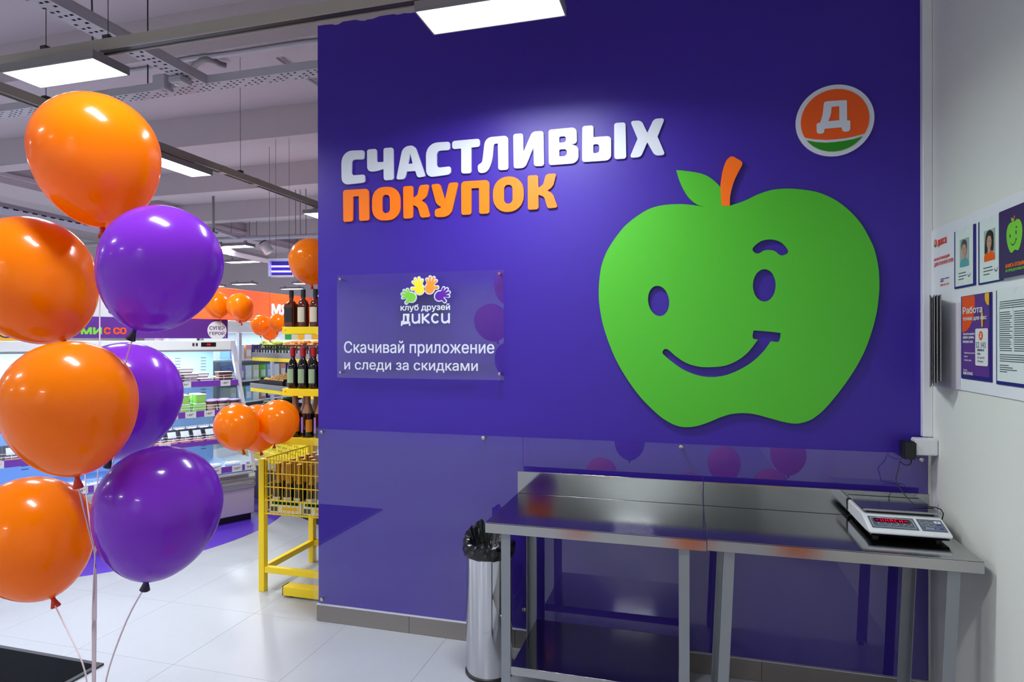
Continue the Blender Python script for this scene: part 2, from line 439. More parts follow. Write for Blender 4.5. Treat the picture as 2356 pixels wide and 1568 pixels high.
xs = [XL-.004,-1.515,-.895,-.275,.345,.965,1.06]
for a,b in zip(xs,xs[1:]):
    obj('tile', MB().bev((a+.001,WY-.016,.001),(b-.001,WY-.0065,.096),.001), 'base', bb)
obj('trim_strip', MB().box((XL-.004,WY-.017,.0965),(1.06,WY-.001,.100)), 'white', bb)
# room behind the camera and store far away
struct('wall_back', MB().box((-17,-4.2,0),(1.3,-4.01,4.64)), 'white_paint')
struct('wall_left', MB().box((-17.3,-4,0),(-17.01,21,4.64)), 'white_paint')
struct('wall_far', MB().box((-17,16,0),(1.3,16.2,4.64)), 'ceil')
struct('wall_store_right', MB().box((1.3,WY+.21,0),(1.5,21,4.64)), 'lilac')
# ceiling
ceil = struct('ceiling', MB().box((-17.3,-4.2,4.64),(1.5,21.2,4.8)), 'ceil')
for k in range(-3, 8):
    y0 = 4.655+2.19*k
    if y0 > 20: break
    obj('beam', MB().box((-10.79,y0,4.25),(1.3,y0+.27,4.639)), 'ceil', ceil)
obj('girder', MB().box((-11.8,-4,4.25),(-10.8,21,4.639)).box((-10.8,-4,4.36),(-10.74,21,4.42)), 'ceil', ceil)
# orange store partition with lettering, white band under it
pt = struct('wall_partition', MB().box((-7.3,7.0,0),(-7.12,20,2.5)), 'lilac')
PO = plane((-7.0,0,0),(0,1,0))      # faces +x, u = y
for k in range(10):
    y0 = 7.0+1.2*k
    obj('orange_panel', MB().bev((-7.11,y0+.004,1.96),(-7.06,y0+1.196,2.5),.004), 'orange_wall', pt)
p = at_x(625,712,-7.05); q = at_x(660,712,-7.05)
obj('lettering', text('МЯСО', plane((-7.058,0,0),(0,1,0)), p.y, p.y+(q.y-p.y)*2.1, at_x(640,723,-7.05).z, at_x(640,700,-7.05).z, .02, .03), 'letter', pt)

# ============================================================ SIGNAGE ON THE BLUE WALL
PW = plane((0,WY,0),(1,0,0))
LT = .012
def W(x, y, T=LT): p = at_y(x,y,WY-T); return (p.x,p.z)
def c5(L, T=LT):    # traced outlines -> wall metres, corner radii in metres
    out = []
    for p in L:
        u,v = W(760+p[0]/2.945, 240+p[1]/2.945, T); out.append((u,v,(p[2] if len(p)>2 else 0)*.00088))
    return rounded(out)
white_letters = [
 [[(231,310,18),(227,371,12),(146,373,22),(143,481,22),(232,474,14),(235,528,18),(165,537,50),(76,545,85),(74,314,85)]],
 [[(248,306,16),(314,300,16),(315,392,14),(360,389,3),(360,296,14),(426,291,16),(428,510,16),(362,514,16),(360,436,4),(300,456,40),(250,452,70)]],
 [[(446,508,14),(490,287,40),(572,274,34),(645,487,14),(590,495,14),(575,450,4),(518,454,4),(502,506,16)],[(541,330,3),(557,400,3),(526,403,3)]],
 [[(811,252,18),(810,308,14),(721,314,26),(720,430,26),(815,419,14),(817,472,22),(740,484,50),(649,494,90),(647,262,90)]],
 [[(825,248,18),(1013,231,18),(1013,286,16),(955,292,3),(955,466,16),(887,468,16),(886,298,3),(826,303,16)]],
 [[(1048,224,70),(1205,210,28),(1206,442,16),(1138,445,16),(1135,264,3),(1108,266,24),(1096,390,70),(1062,462,60),(1002,465,20),(998,408,16),(1028,396,40),(1038,320,40)]],
 [[(1239,200,16),(1306,196,16),(1308,322,3),(1368,184,20),(1444,179,18),(1448,416,16),(1380,418,16),(1376,292,3),(1320,429,24),(1243,434,16)]],
 [[(1478,172,16),(1600,160,40),(1668,154,60),(1671,262,50),(1632,270,2),(1680,284,50),(1682,395,80),(1590,404,60),(1481,411,16)],[(1551,218,8),(1597,214,16),(1597,255,16),(1551,260,8)],[(1551,305,8),(1603,300,20),(1603,349,20),(1551,353,8)]],
 [[(1707,147,16),(1783,141,16),(1783,222,3),(1850,216,40),(1902,214,70),(1903,376,80),(1830,383,60),(1706,390,16)],[(1781,270,8),(1822,267,20),(1822,327,20),(1782,331,8)]],
 [[(1923,126,16),(2000,121,16),(2005,366,16),(1924,371,16)]],
 [[(2032,113,18),(2108,108,22),(2148,192,3),(2192,98,18),(2267,92,20),(2217,218,3),(2270,342,20),(2199,347,20),(2147,256,3),(2104,356,20),(2027,362,20),(2082,232,3)]]]
orange_letters = [
 [[(86,580,20),(259,570,26),(262,785,14),(195,789,14),(193,620,4),(153,624,4),(151,792,14),(88,796,14)]],
 [[(283,562,85),(472,555,85),(474,780,85),(282,790,85)],[(350,612,32),(403,610,32),(404,735,32),(350,737,32)]],
 [[(493,555,14),(560,551,14),(560,633,3),(590,615,14),(604,547,18),(670,541,16),(652,628,26),(617,650,4),(650,672,20),(677,762,16),(612,768,16),(592,695,16),(560,680,3),(558,770,14),(495,774,14)]],
 [[(682,542,16),(742,536,16),(776,648,3),(803,531,16),(868,527,16),(820,738,50),(778,763,50),(708,762,16),(708,712,14),(756,697,12),(718,676,30)]],
 [[(886,522,26),(1076,511,26),(1077,738,14),(1009,741,14),(1007,565,4),(955,568,4),(955,745,14),(888,748,14)]],
 [[(1102,494,95),(1309,482,95),(1311,722,95),(1103,734,95)],[(1176,545,36),(1234,541,36),(1236,670,36),(1176,674,36)]],
 [[(1337,482,14),(1407,478,14),(1410,563,3),(1442,545,14),(1460,472,18),(1532,466,16),(1508,557,26),(1470,583,4),(1506,602,20),(1541,697,16),(1472,705,16),(1449,625,16),(1410,611,3),(1411,709,14),(1339,714,14)]]]
p = W(1130,390); t = thing('greeting_lettering', 'raised white word of eleven capital letters across the blue wall', 'lettering', (p[0],WY,p[1]))
for L in white_letters: obj('letter', plate([c5(l) for l in L], LT-.002, PW, .002), 'letter', t, True)
p = W(1035,470); t = thing('greeting_lettering', 'raised orange word of seven capital letters under the white word', 'lettering', (p[0],WY,p[1]))
for L in orange_letters: obj('letter', plate([c5(l) for l in L], LT-.002, PW, .002), 'orange_sign', t, True)
# apple
AT = .018
def c6(p): u,v = W(1360+p[0]/2.945, 160+p[1]/2.945, AT); return (u,v,*p[2:])
def c7(p): u,v = W(1360+p[0]/2.904, 520+p[1]/2.904, AT); return (u,v,*p[2:])
outl = [c6(q) for q in [(942,921,1),(1040,888),(1130,845),(1230,814),(1330,806),(1430,812),(1540,832),(1650,880),(1750,955),(1830,1045),(1885,1140),(1920,1220),(1945,1330)]]
outl += [c7(q) for q in [(1926,370),(1922,470),(1905,590),(1870,720),(1820,850),(1750,975),(1670,1090),(1580,1200),(1520,1257),(1460,1296),(1380,1318),(1300,1310),(1200,1284),(1100,1257),(1020,1248),(940,1254),(870,1274),(790,1307),(710,1334),(630,1342),(560,1328),(480,1284),(400,1215),(320,1130),(240,1020),(170,900),(115,770),(75,640),(55,520),(51,440),(55,360),(68,270),(95,190),(130,125),(175,60)]]
outl += [c6(q) for q in [(228,1060),(300,1000),(390,945),(480,919),(580,911),(670,915),(772,930,1),(715,912),(660,865),(620,800),(593,735),(577,680,1),(650,687),(730,700),(790,722),(840,758),(878,797,1),(885,921,1)]]
def ellpx(cx_,cy_,a,b,ang,n=40):
    return [c7((cx_+a*math.cos(t)*math.cos(ang)-b*math.sin(t)*math.sin(ang), cy_+a*math.cos(t)*math.sin(ang)+b*math.sin(t)*math.cos(ang)))[:2] for t in [2*math.pi*i/n for i in range(n)]]
eyeL = ellpx(451,499,102,70,math.radians(81)); eyeR = ellpx(1158,395,108,77,math.radians(91))
brow = smooth([c7(q) for q in [(1079,150),(1100,125),(1140,98),(1195,88),(1250,98),(1290,125),(1317,160),(1310,182),(1275,196),(1252,186),(1230,168),(1195,159),(1155,163),(1125,180),(1100,180),(1082,165)]])
mouth = smooth([c7(q) for q in [(478,848),(482,828),(500,820),(522,830),(570,872),(640,915),(720,938),(810,941),(900,930),(980,895),(1050,840),(1115,757,1),(1086,751),(1079,738),(1084,706),(1100,697),(1250,711),(1266,724),(1260,762),(1246,773),(1203,768,1),(1150,840),(1080,905),(1000,955),(910,993),(820,1008),(720,998),(620,960),(540,905),(492,864)]])
p = W(1700,700); t = thing('apple_emblem', 'large green winking apple cut-out with orange stem on the blue wall', 'wall decoration', (p[0],WY,p[1]))
obj('apple_body', plate([smooth(outl),eyeL,eyeR,brow,mouth], AT-.003, PW, .003), 'green_sign', t, True)
stem = [c6(q) for q in [(885,923,1),(877,800),(882,740),(893,680),(912,625),(935,596),(958,588),(990,604),(1017,620),(1025,640),(1005,680),(975,740),(955,800),(942,860),(940,922,1)]]
obj('stem', plate([smooth(stem)], AT-.002, PW, .003), 'orange_stem', t, True, label='orange stem')
# round emblem
t = thing('round_emblem', 'round white emblem with orange and green fields above the apple', 'emblem', (.669,WY,2.684))
ec = (.669,2.684)
obj('white_disc', plate([circ(*ec,.168,n=72)], .009, PW, .003), 'letter', t, True)
def e6(p): u,v = W(1360+p[0]/2.945, 160+p[1]/2.945, .014); return (u,v,*[r*.00085 for r in p[2:]])
Ri = .146
def arc_between(pa, pb, below):
    a0 = math.atan2(pa[1]-ec[1],pa[0]-ec[0]); a1 = math.atan2(pb[1]-ec[1],pb[0]-ec[0])
    if below:
        while a1 < a0: a1 += 2*math.pi
    else:
        while a1 > a0: a1 -= 2*math.pi
    return [(ec[0]+Ri*math.cos(a0+(a1-a0)*i/40), ec[1]+Ri*math.sin(a0+(a1-a0)*i/40)) for i in range(41)]
up_c = [e6(q)[:2] for q in [(1852,432),(1790,450),(1720,464),(1650,472),(1590,475),(1510,471),(1444,463)]]
obj('orange_field', plate([arc_between(up_c[-1],up_c[0],False)+up_c[1:-1]], .003, PW, .012), 'logo_orange', t, True)
lo_c = [e6(q)[:2] for q in [(1838,452),(1780,470),(1720,482),(1650,491),(1590,495),(1520,491),(1458,483)]]
obj('green_field', plate([arc_between(lo_c[-1],lo_c[0],True)+lo_c[1:-1]], .003, PW, .012), 'logo_green', t, True)
D1 = rounded([e6(q) for q in [(1577,222,20),(1600,216,20),(1732,208,8),(1733,345,2),(1755,346,10),(1755,420,16),(1702,422,16),(1698,392,6),(1580,402,6),(1578,434,14),(1528,436,16),(1527,365,12),(1550,362,6),(1568,310,30)]])
D2 = rounded([e6(q) for q in [(1628,254,3),(1680,249,3),(1681,345,3),(1606,351,3),(1625,305,20)]])
obj('letter', plate([D1,D2], .003, PW, .0155), 'letter', t, True)

# acrylic: plate with bright edges
def sheet(PM, u0, v0, u1, v1, th, name, parent):
    g = MB(); g.box((u0,v0,0),(u1,v1,th)); g.b.normal_update()
    for f in g.b.faces: f.material_index = 0 if abs(f.normal.z) > .9 else 1
    me = bpy.data.meshes.new(name); g.b.to_mesh(me); g.b.free(); me.transform(PM)
    return obj(name, me, ['acrylic','edge'], parent, True)
def spacer(PM, u, v, z0, L, r, parent):
    g = MB().lathe([(r*.6,0),(r*.6,L*.7),(r,L*.7),(r,L-.001),(r*.85,L)], 16)
    g.b.transform(PM @ Matrix.Translation((u,v,z0))); obj('spacer', g, 'brass', parent, True, smooth=True)
t = thing('acrylic_splashback', 'clear acrylic splash panel over the lower half of the blue wall', 'panel', (-.5,WY,.1))
AO = .032
PA = plane((0,WY-AO,0),(1,0,0))
sheet(PA, -2.115,.101,-.842,1.137,.004,'acrylic_sheet',t)
sheet(PA, -.840,.101,1.054,1.137,.004,'acrylic_sheet',t)
for (a,b) in [(741,993),(1113,1006),(1567,1027),(742,1377),(2119,1056),(1207,1400)]:
    u,v = W(a,b,AO); spacer(PW, u, v, 0, AO+.012, .0105, t)
# app sign
SO = .045
PS = plane((0,WY-SO,0),(1,0,0))
def S(x,y): p = at_y(x,y,WY-SO-.005); return (p.x,p.z)
p = S(968,750); t = thing('acrylic_sign', 'clear acrylic sign with white lettering and four coloured hands', 'sign', (p[0],WY,p[1]))
a = S(775,633); b = S(1159,873)
sheet(PS, a[0], b[1]-.003, b[0], a[1], .004, 'acrylic_sheet', t)
for q in [(783,642),(1149,629),(784,856),(1149,860)]:
    u,v = S(*q); spacer(PW, u, v, 0, SO+.012, .008, t)
def stext(s_, x0,y0,x1,y1, bold, name='lettering', m='letter'):
    u0,v1 = S(x0,y0); u1,v0 = S(x1,y1)
    v1b = S((x0+x1)/2,y0)[1]
    obj(name, text(s_, PS, u0,u1,v0,v1, .0006, bold, .0045), m, t, True)
stext('Скачивай приложение', 791.8,784,1137,820, .008)
stext('и следи за скидками', 792.4,832.5,1099,857.5, .008)
stext('клуб друзей', 921.9,700,1035,716, .02)
a_s = S(922.3,721.5); b_s = S(1035,748)
obj('lettering', word(PS, a_s[0], b_s[0], b_s[1], a_s[1], .0006, .0045), 'letter', t, True)
def hand(scale):
    """flat open hand, fingers up"""
    L = []
    L.append([(x*scale,y*scale) for x,y in circ(0,-.04,.48,.52,28)])
    for ang,ln,ro,wd in [(-34,1.0,.24,.105),(-12,1.16,.12,.112),(10,1.18,-.02,.112),(31,1.06,-.16,.105),(74,.92,-.1,.13)]:
        a_ = math.radians(90-ang); d = Vector((math.cos(a_),math.sin(a_))); n_ = Vector((-d.y,d.x))
        p0 = d*.1; p1 = d*(ln-wd); pts = [p0+n_*wd*1.1]
        for i in range(9):
            b_ = math.pi/2-math.pi*i/8; pts.append(p1+(d*math.cos(b_)+n_*math.sin(b_))*wd)
        pts.append(p0-n_*wd*1.1); L.append([(q.x*scale,q.y*scale) for q in pts][::-1])
    return L
for (hx,hy,sc,ang,mir,mm) in [(946,683,.052,62,-1,'hand_green'),(965,664,.055,14,-1,'hand_yellow'),(989,662,.055,-14,1,'hand_orange'),(1012,680,.052,-62,1,'hand_purple')]:
    u,v = S(hx,hy)
    for k,(off,mt,z_) in enumerate([(.0065,'letter',.0045),(0,mm,.0056)]):
        bmx = bmesh.new()
        for li, lp in enumerate(hand(1.0)):
            L = lp; zz = z_+.0008+.00004*li
            if off:
                cxm = sum(q[0] for q in L)/len(L); cym = sum(q[1] for q in L)/len(L)
                L = [(q[0]+(q[0]-cxm)/max(.01,math.hypot(q[0]-cxm,q[1]-cym))*off/sc, q[1]+(q[1]-cym)/max(.01,math.hypot(q[0]-cxm,q[1]-cym))*off/sc) for q in L]
            L = [(q[0]*mir*sc,q[1]*sc) for q in L]
            ca,sa = math.cos(math.radians(ang)),math.sin(math.radians(ang))
            L = [(u+q[0]*ca-q[1]*sa, v+q[0]*sa+q[1]*ca) for q in L]
            vs = [bmx.verts.new((q[0],q[1],z_)) for q in L]; vt = [bmx.verts.new((q[0],q[1],zz)) for q in L]
            bmx.faces.new(vt)
            for i in range(len(vs)): bmx.faces.new((vs[i],vs[(i+1)%len(vs)],vt[(i+1)%len(vs)],vt[i]))
        bmesh.ops.recalc_face_normals(bmx, faces=bmx.faces[:])
        me = bpy.data.meshes.new('hand'); bmx.to_mesh(me); bmx.free(); me.transform(PS)
        obj('hand' if k else 'hand_outline', me, mt, t, True, label={'hand_green':'green hand','hand_yellow':'yellow hand','hand_orange':'orange hand','hand_purple':'purple hand'}[mm] if k else None)

# ============================================================ STEEL TABLES
def steel_table(x0, x1, yf, yb, zt_, label, lean, shelf, dent):
    t = thing('steel_table', label, 'table', ((x0+x1)/2,(yf+yb)/2,0))
    g = MB(); n = 24
    g.bev((x0,yf,zt_-.004),(x1,yb,zt_),.0015)
    obj('tabletop', g, 'steel_top', t, True)
    g = MB().bev((x0,yf,zt_-.046),(x1,yf+.0015,zt_-.0045),.0006).box((x0,yf+.002,zt_-.046),(x0+.0015,yb-.02,zt_-.0045)).box((x1-.0015,yf+.002,zt_-.046),(x1,yb-.02,zt_-.0045)).box((x0+.002,yf+.002,zt_-.046),(x1-.002,yf+.022,zt_-.0445))
    obj('apron', g, 'steel', t, True)
    g = MB().bev((x0,yb-.003,zt_+.0005),(x1,yb,zt_+.115),.001).box((x0,yb-.008,zt_+.112),(x1,yb-.0031,zt_+.1145))
    obj('backsplash', g, 'steel_top', t, True)
    lw = .042
    for (lx, sx) in ((x0+.065,1),(x1-.065,-1)):
        for (ly, sy) in ((yf+.025,1),(yb-.03,-1)):
            g = MB(); x_a, x_b = sorted((lx, lx+sx*lw)); 
            if sy > 0: g.box((x_a,ly,.012),(x_b,ly+.003,zt_-.05)); g.box(((x_a if sx>0 else x_b-.003),ly+.0031,.012),((x_a+.003 if sx>0 else x_b),ly+lw,zt_-.05))
            else: g.box((x_a,ly-.003,.012),(x_b,ly,zt_-.05)); g.box(((x_a if sx>0 else x_b-.003),ly-lw,.012),((x_a+.003 if sx>0 else x_b),ly-.0031,zt_-.05))
            for v_ in g.b.verts: v_.co.x += lean*(zt_-.05-v_.co.z)
            o = obj('leg', g, 'leg', t, True)
            fx = (x_a+x_b)/2+lean*(zt_-.06)
            obj('foot', MB().tube([(fx,ly+sy*.012,0),(fx,ly+sy*.012,.0125)],.014,12), 'black', o, True)
    if shelf:
        g = MB().bev((x0+.108,yf+.03,shelf-.003),(x1-.11,yb-.035,shelf),.001)
        obj('shelf', g, 'steel_top', t, True)
        obj('shelf_lip', MB().box((x0+.108,yf+.0285,shelf-.036),(x1-.11,yf+.0299,shelf)), 'steel', t, True)
        obj('shelf_lip', MB().box((x0+.108,yb-.0345,shelf-.036),(x1-.11,yb-.0335,shelf)), 'steel', t, True)
    return t
ZT = .855
steel_table(-.855,.0725,2.605,3.15,ZT,'steel table with backsplash and lower shelf beside the chrome bin',0,.222,True)
steel_table(.0755,1.028,2.617,3.15,ZT,'steel table carrying the white weighing scale at the corner',-.045,None,False)

# waste bin
t = thing('waste_bin', 'tall chrome waste bin with black liner bag left of the tables', 'bin', (-.955,2.975,0))
obj('bin_body', MB().lathe([(.113,.012),(.1165,.02),(.114,.60),(.1165,.615),(.1165,.625)], 48, cap=True), 'chrome', t, smooth=True)
obj('base_ring', MB().lathe([(.118,0),(.121,.004),(.121,.014),(.117,.018)], 48), 'black', t, smooth=True)
g = MB(); n = 64; rings = []
rb = random.Random(3)
prof = [(.118,.585),(.128,.592),(.132,.61),(.128,.632),(.118,.645),(.1,.648),(.085,.62),(.06,.58),(.0,.57)]
ph = [rb.uniform(0,6.28) for _ in range(8)]
for i,(r,z) in enumerate(prof):
    ring = []
    for k in range(n):
        a = 2*math.pi*k/n
        wv = .35*math.sin(9*a+ph[i%8])+.35*math.sin(17*a+ph[(i+3)%8])+.3*rb.uniform(-1,1)
        amp = .0035 if i < 3 else (.006 if i < 5 else .012)
        tall = .055*max(0,math.cos(a-2.3))**1.5*(1 if 3<=i<=6 else .1) if i>2 else 0
        rr = r+wv*amp if r > 0 else .004
        ring.append(g.b.verts.new((rr*math.cos(a), rr*math.sin(a), z+wv*amp*1.2+tall*(1+.5*wv))))
    rings.append(ring)
for i in range(len(rings)-1):
    for k in range(n): g.b.faces.new((rings[i][k],rings[i][(k+1)%n],rings[i+1][(k+1)%n],rings[i+1][k]))
obj('liner_bag', g, 'bag', t, label='crumpled black liner bag folded over the rim')

# weighing scale
sc0 = Vector((.845,2.985,ZT))
t = thing('weighing_scale', 'white electronic weighing scale with red digits on the right steel table', 'scale', sc0)
sw = .145
def prism(pts, x0, x1):
    g = MB(); n = len(pts)
    vs = [(x0,a,b) for a,b in pts]+[(x1,a,b) for a,b in pts]
    return g.add(vs, [tuple(range(n))[::-1], tuple(range(n,2*n))]+[(i,(i+1)%n,n+(i+1)%n,n+i) for i in range(n)])
g = prism([(-.205,.026),(-.14,.02),(.15,.02),(.15,.075),(-.075,.075),(-.092,.072),(-.198,.040)], -sw, sw)
bmesh.ops.recalc_face_normals(g.b, faces=g.b.faces[:]); bmesh.ops.bevel(g.b, geom=g.b.edges[:], offset=.004, segments=2, affect='EDGES')
obj('body', g, 'white', t)
g = prism([(-.185,.0125),(.14,.0125),(.148,.0195),(-.195,.0195)], -sw+.008, sw-.008); bmesh.ops.recalc_face_normals(g.b, faces=g.b.faces[:])
obj('underside', g, 'black', t)
for fx in (-.11,.11):
    for fy in (-.15,.11): obj('foot', MB().tube([(fx,fy,0),(fx,fy,.012)],.014,14), 'black', t, smooth=True)
obj('neck', MB().bev((-.125,-.07,.0755),(.125,.13,.086),.003), 'black', t)
g = MB().bev((-.142,-.085,.0865),(.148,.158,.094),.003,2)
obj('platform', g, 'steel_top', t, label='flat steel weighing platform')
# sloped control face
fa = math.atan2(.032,.106); fo = Vector((0,-.198,.0405)); fup = Vector((0,math.cos(fa),math.sin(fa)))
def faceM(off): 
    n_ = Vector((1,0,0)).cross(fup); o_ = sc0+fo+n_*off
    return Matrix(((1,fup.x,n_.x,o_.x),(0,fup.y,n_.y,o_.y),(0,fup.z,n_.z,o_.z),(0,0,0,1)))
FL = .1105
cp = obj('control_panel', plate([rect(-.13,.014,.036,FL-.012,.003),rect(.047,.014,.135,FL-.012,.003)], .0008, faceM(.0002)), 'panel_grey', t, True)
def onp(name, mesh, m, label=None): return obj(name, mesh, m, cp, True, label=label)
onp('display_frame', plate([rect(-.123,.024,.029,FL-.022,.004),rect(-.1215,.0255,.0275,FL-.0235,.004)], .0003, faceM(.0012)), 'white')
onp('display_window', plate([rect(-.112,.058,.018,FL-.026,.001)], .0005, faceM(.0012)), 'red_dark')
dg_ = []
for i_,ch in enumerate(['-','ri','ri','A','C','ri','-']):
    x_ = -.104+.0172*i_; w_s = .009; a_s, b_s = .0625, FL-.0315; m_s = (a_s+b_s)/2
    if ch == '-': dg_.append([(x_,m_s),(x_+w_s,m_s)])
    elif ch == 'A': dg_ += [[(x_,a_s),(x_,b_s)],[(x_+w_s,a_s),(x_+w_s,b_s)],[(x_+.001,b_s),(x_+w_s-.001,b_s)],[(x_+.001,m_s),(x_+w_s-.001,m_s)]]
    elif ch == 'C': dg_ += [[(x_,a_s),(x_,b_s)],[(x_+.001,b_s),(x_+w_s-.001,b_s)],[(x_+.001,a_s),(x_+w_s-.001,a_s)]]
    else: dg_ += [[(x_,a_s),(x_,b_s)],[(x_+.001,m_s),(x_+w_s-.001,m_s)],[(x_+w_s,a_s),(x_+w_s,b_s)]]
onp('digits', strokes(dg_, .0017, .0003, faceM(0), .0019), 'red_led')
for k in range(6): onp('indicator', plate([circ(-.1+k*.0235,.050,.0028,n=14),circ(-.1+k*.0235,.050,.0018,n=14)], .0003, faceM(.0012)), 'white')
onp('caption', text('Нуль  Тара  Счет    %    Кг', faceM(0), -.104,.010,.036,.0415,.0002,.0,.0012), 'white')
onp('heading', text('Макс 15 кг  Мин 40 г  d=5 г', faceM(0), -.095,-.03,FL-.0185,FL-.0150,.0002,.0,.0012), 'white')
for (kx,ky,kw,mm,tx) in [(.055,.073,.019,'panel_grey',''),(.080,.073,.019,'panel_grey',''),(.106,.073,.022,'white','↑'),(.055,.052,.019,'panel_grey',''),(.080,.052,.019,'panel_grey',''),(.106,.052,.022,'key_blue','Т'),(.055,.026,.045,'key_blue','Ввод'),(.108,.026,.02,'key_blue','С')]:
    k_ = onp('key', plate([rect(kx,ky,kx+kw,ky+.014,.002)], .0007, faceM(.0011)), mm)
    onp('key_rim', plate([rect(kx-.0006,ky-.0006,kx+kw+.0006,ky+.0146,.0026),rect(kx,ky,kx+kw,ky+.014,.002)], .0008, faceM(.0011)), 'white')
    if tx == 'Ввод': onp('caption', text(tx, faceM(0), kx+.008, kx+kw-.008, ky+.003, ky+.0105, .0003, .02, .0019), 'white')
    elif tx == '↑': onp('caption', plate([[(kx+.011,ky+.012),(kx+.007,ky+.007),(kx+.010,ky+.007),(kx+.010,ky+.002),(kx+.012,ky+.002),(kx+.012,ky+.007),(kx+.015,ky+.007)]], .0003, faceM(.0019)), 'panel_grey')
# socket, adapter and cord
t = thing('socket_outlet', 'white surface socket box at the foot of the corner trim', 'socket', (1.02,3.18,1.18))
obj('box', MB().bev((.975,3.150,1.140),(1.0635,3.213,1.212),.004,2), 'white', t, True)
t = thing('power_adapter', 'black plug-in power adapter in the white corner socket', 'adapter', (.955,3.17,1.16))
obj('body', MB().bev((.925,3.135,1.122),(.9745,3.205,1.200),.005,2), 'black', t, True)
pts = [(.962,3.165,1.122),(.962,3.16,1.108),(.955,3.15,1.098),(.935,3.13,1.096),(.918,3.125,1.103),(.905,3.125,1.116),(.903,3.12,1.107),(.902,3.12,1.095),(.895,3.11,1.075),(.882,3.09,1.052),(.878,3.08,1.035),(.885,3.07,1.015),(.895,3.05,.995),(.905,3.02,.975),(.92,2.99,.958),(.945,2.98,.9525),(.975,2.99,.9525),(1.0,2.99,.951),(1.017,2.985,.945),(1.024,2.98,.93),(1.022,2.99,.90),(1.01,3.02,.872),(.997,3.05,.885)]
obj('cord', MB().tube(pts, .0022, 8), 'black', t, True, smooth='all')

# ============================================================ INFORMATION BOARD ON THE RIGHT WALL
BX = 1.058
def R(cx_, cy_): p = at_x(2080+cx_/3.0145, 420+cy_/3.0145, BX); return (-p.y, p.z)
PB = lambda off=0.: plane((BX-off,0,0),(0,-1,0))
p = R(190,700); 
u0 = R(188,335)[0]; v1 = R(188,335)[1]; v0 = R(390,1435)[1]
t = thing('information_board', 'white customer information board fixed to the right wall', 'board', (1.064,-u0-.4,1.8))
obj('panel', plate([rect(u0,v0,-2.05,v1,.004)], .005, PB(-.006)), 'offwhite', t, True)
def bt(s_, x0,y0,x1,y1, m, name='lettering', bold=.01, par=None, off=.0005):
    a = R(x0,y0); b = R(x1,y1)
    return obj(name, text(s_, PB(off), a[0], b[0], b[1], a[1], .0004, bold), m, par or t, True)
lc = R(218,421)
a = .0135
obj('emblem', plate([circ(*lc,.0165,.0175,n=28)], .0006, PB(.0)), 'logo_orange', t, True)
obj('emblem_field', plate([[(lc[0]-.0145,lc[1]-.0075)]+[(lc[0]+.0165*math.cos(q),lc[1]+.0175*math.sin(q)) for q in [math.radians(205+13*i) for i in range(11)]]], .0005, PB(.0008)), 'logo_green', t, True)
obj('emblem_letter', text('Д', PB(.0016), lc[0]-.006, lc[0]+.006, lc[1]-.004, lc[1]+.009, .0004, .03), 'white', t, True)
def bt2(s_, xa, ya0, ya1, xb, m, bold=.01, par=None, off=.0005, name='lettering'):
    """text between columns xa..xb with top ya0 and bottom ya1 measured at its left edge"""
    a = R(xa,ya0); b = R(xa,ya1); c = R(xb,ya0)
    return obj(name, text(s_, PB(off), a[0], c[0], b[1], a[1], .0004, bold), m, par or t, True)
a_s = R(235,397); b_s = R(235,447); c_s = R(295,397)
obj('lettering', word(PB(.0005), a_s[0], c_s[0], b_s[1], a_s[1], .0004, 0), 'red_text', t, True)
bt2('ИНФОРМАЦИЯ', 210,527,550,316,'red_text',.014)
bt2('ДЛЯ ПОКУПАТЕЛЯ', 210,560,588,341,'red_text',.014)
bt2('Телефон горячей', 253,665,677,312,'purple_text',.008)
bt2('линии', 253,680,690,274,'purple_text',.008)
bt2('8 800 101 10 01', 253,705,718,311,'red_text',.008)
def pocket(x0,y0,x1,y1,th=.004, z=.0005, m='navy', r=.002):
    a = R(x0,y0); b = R(x1,y1); return [rect(a[0],b[1],b[0],a[1],r)], a, b
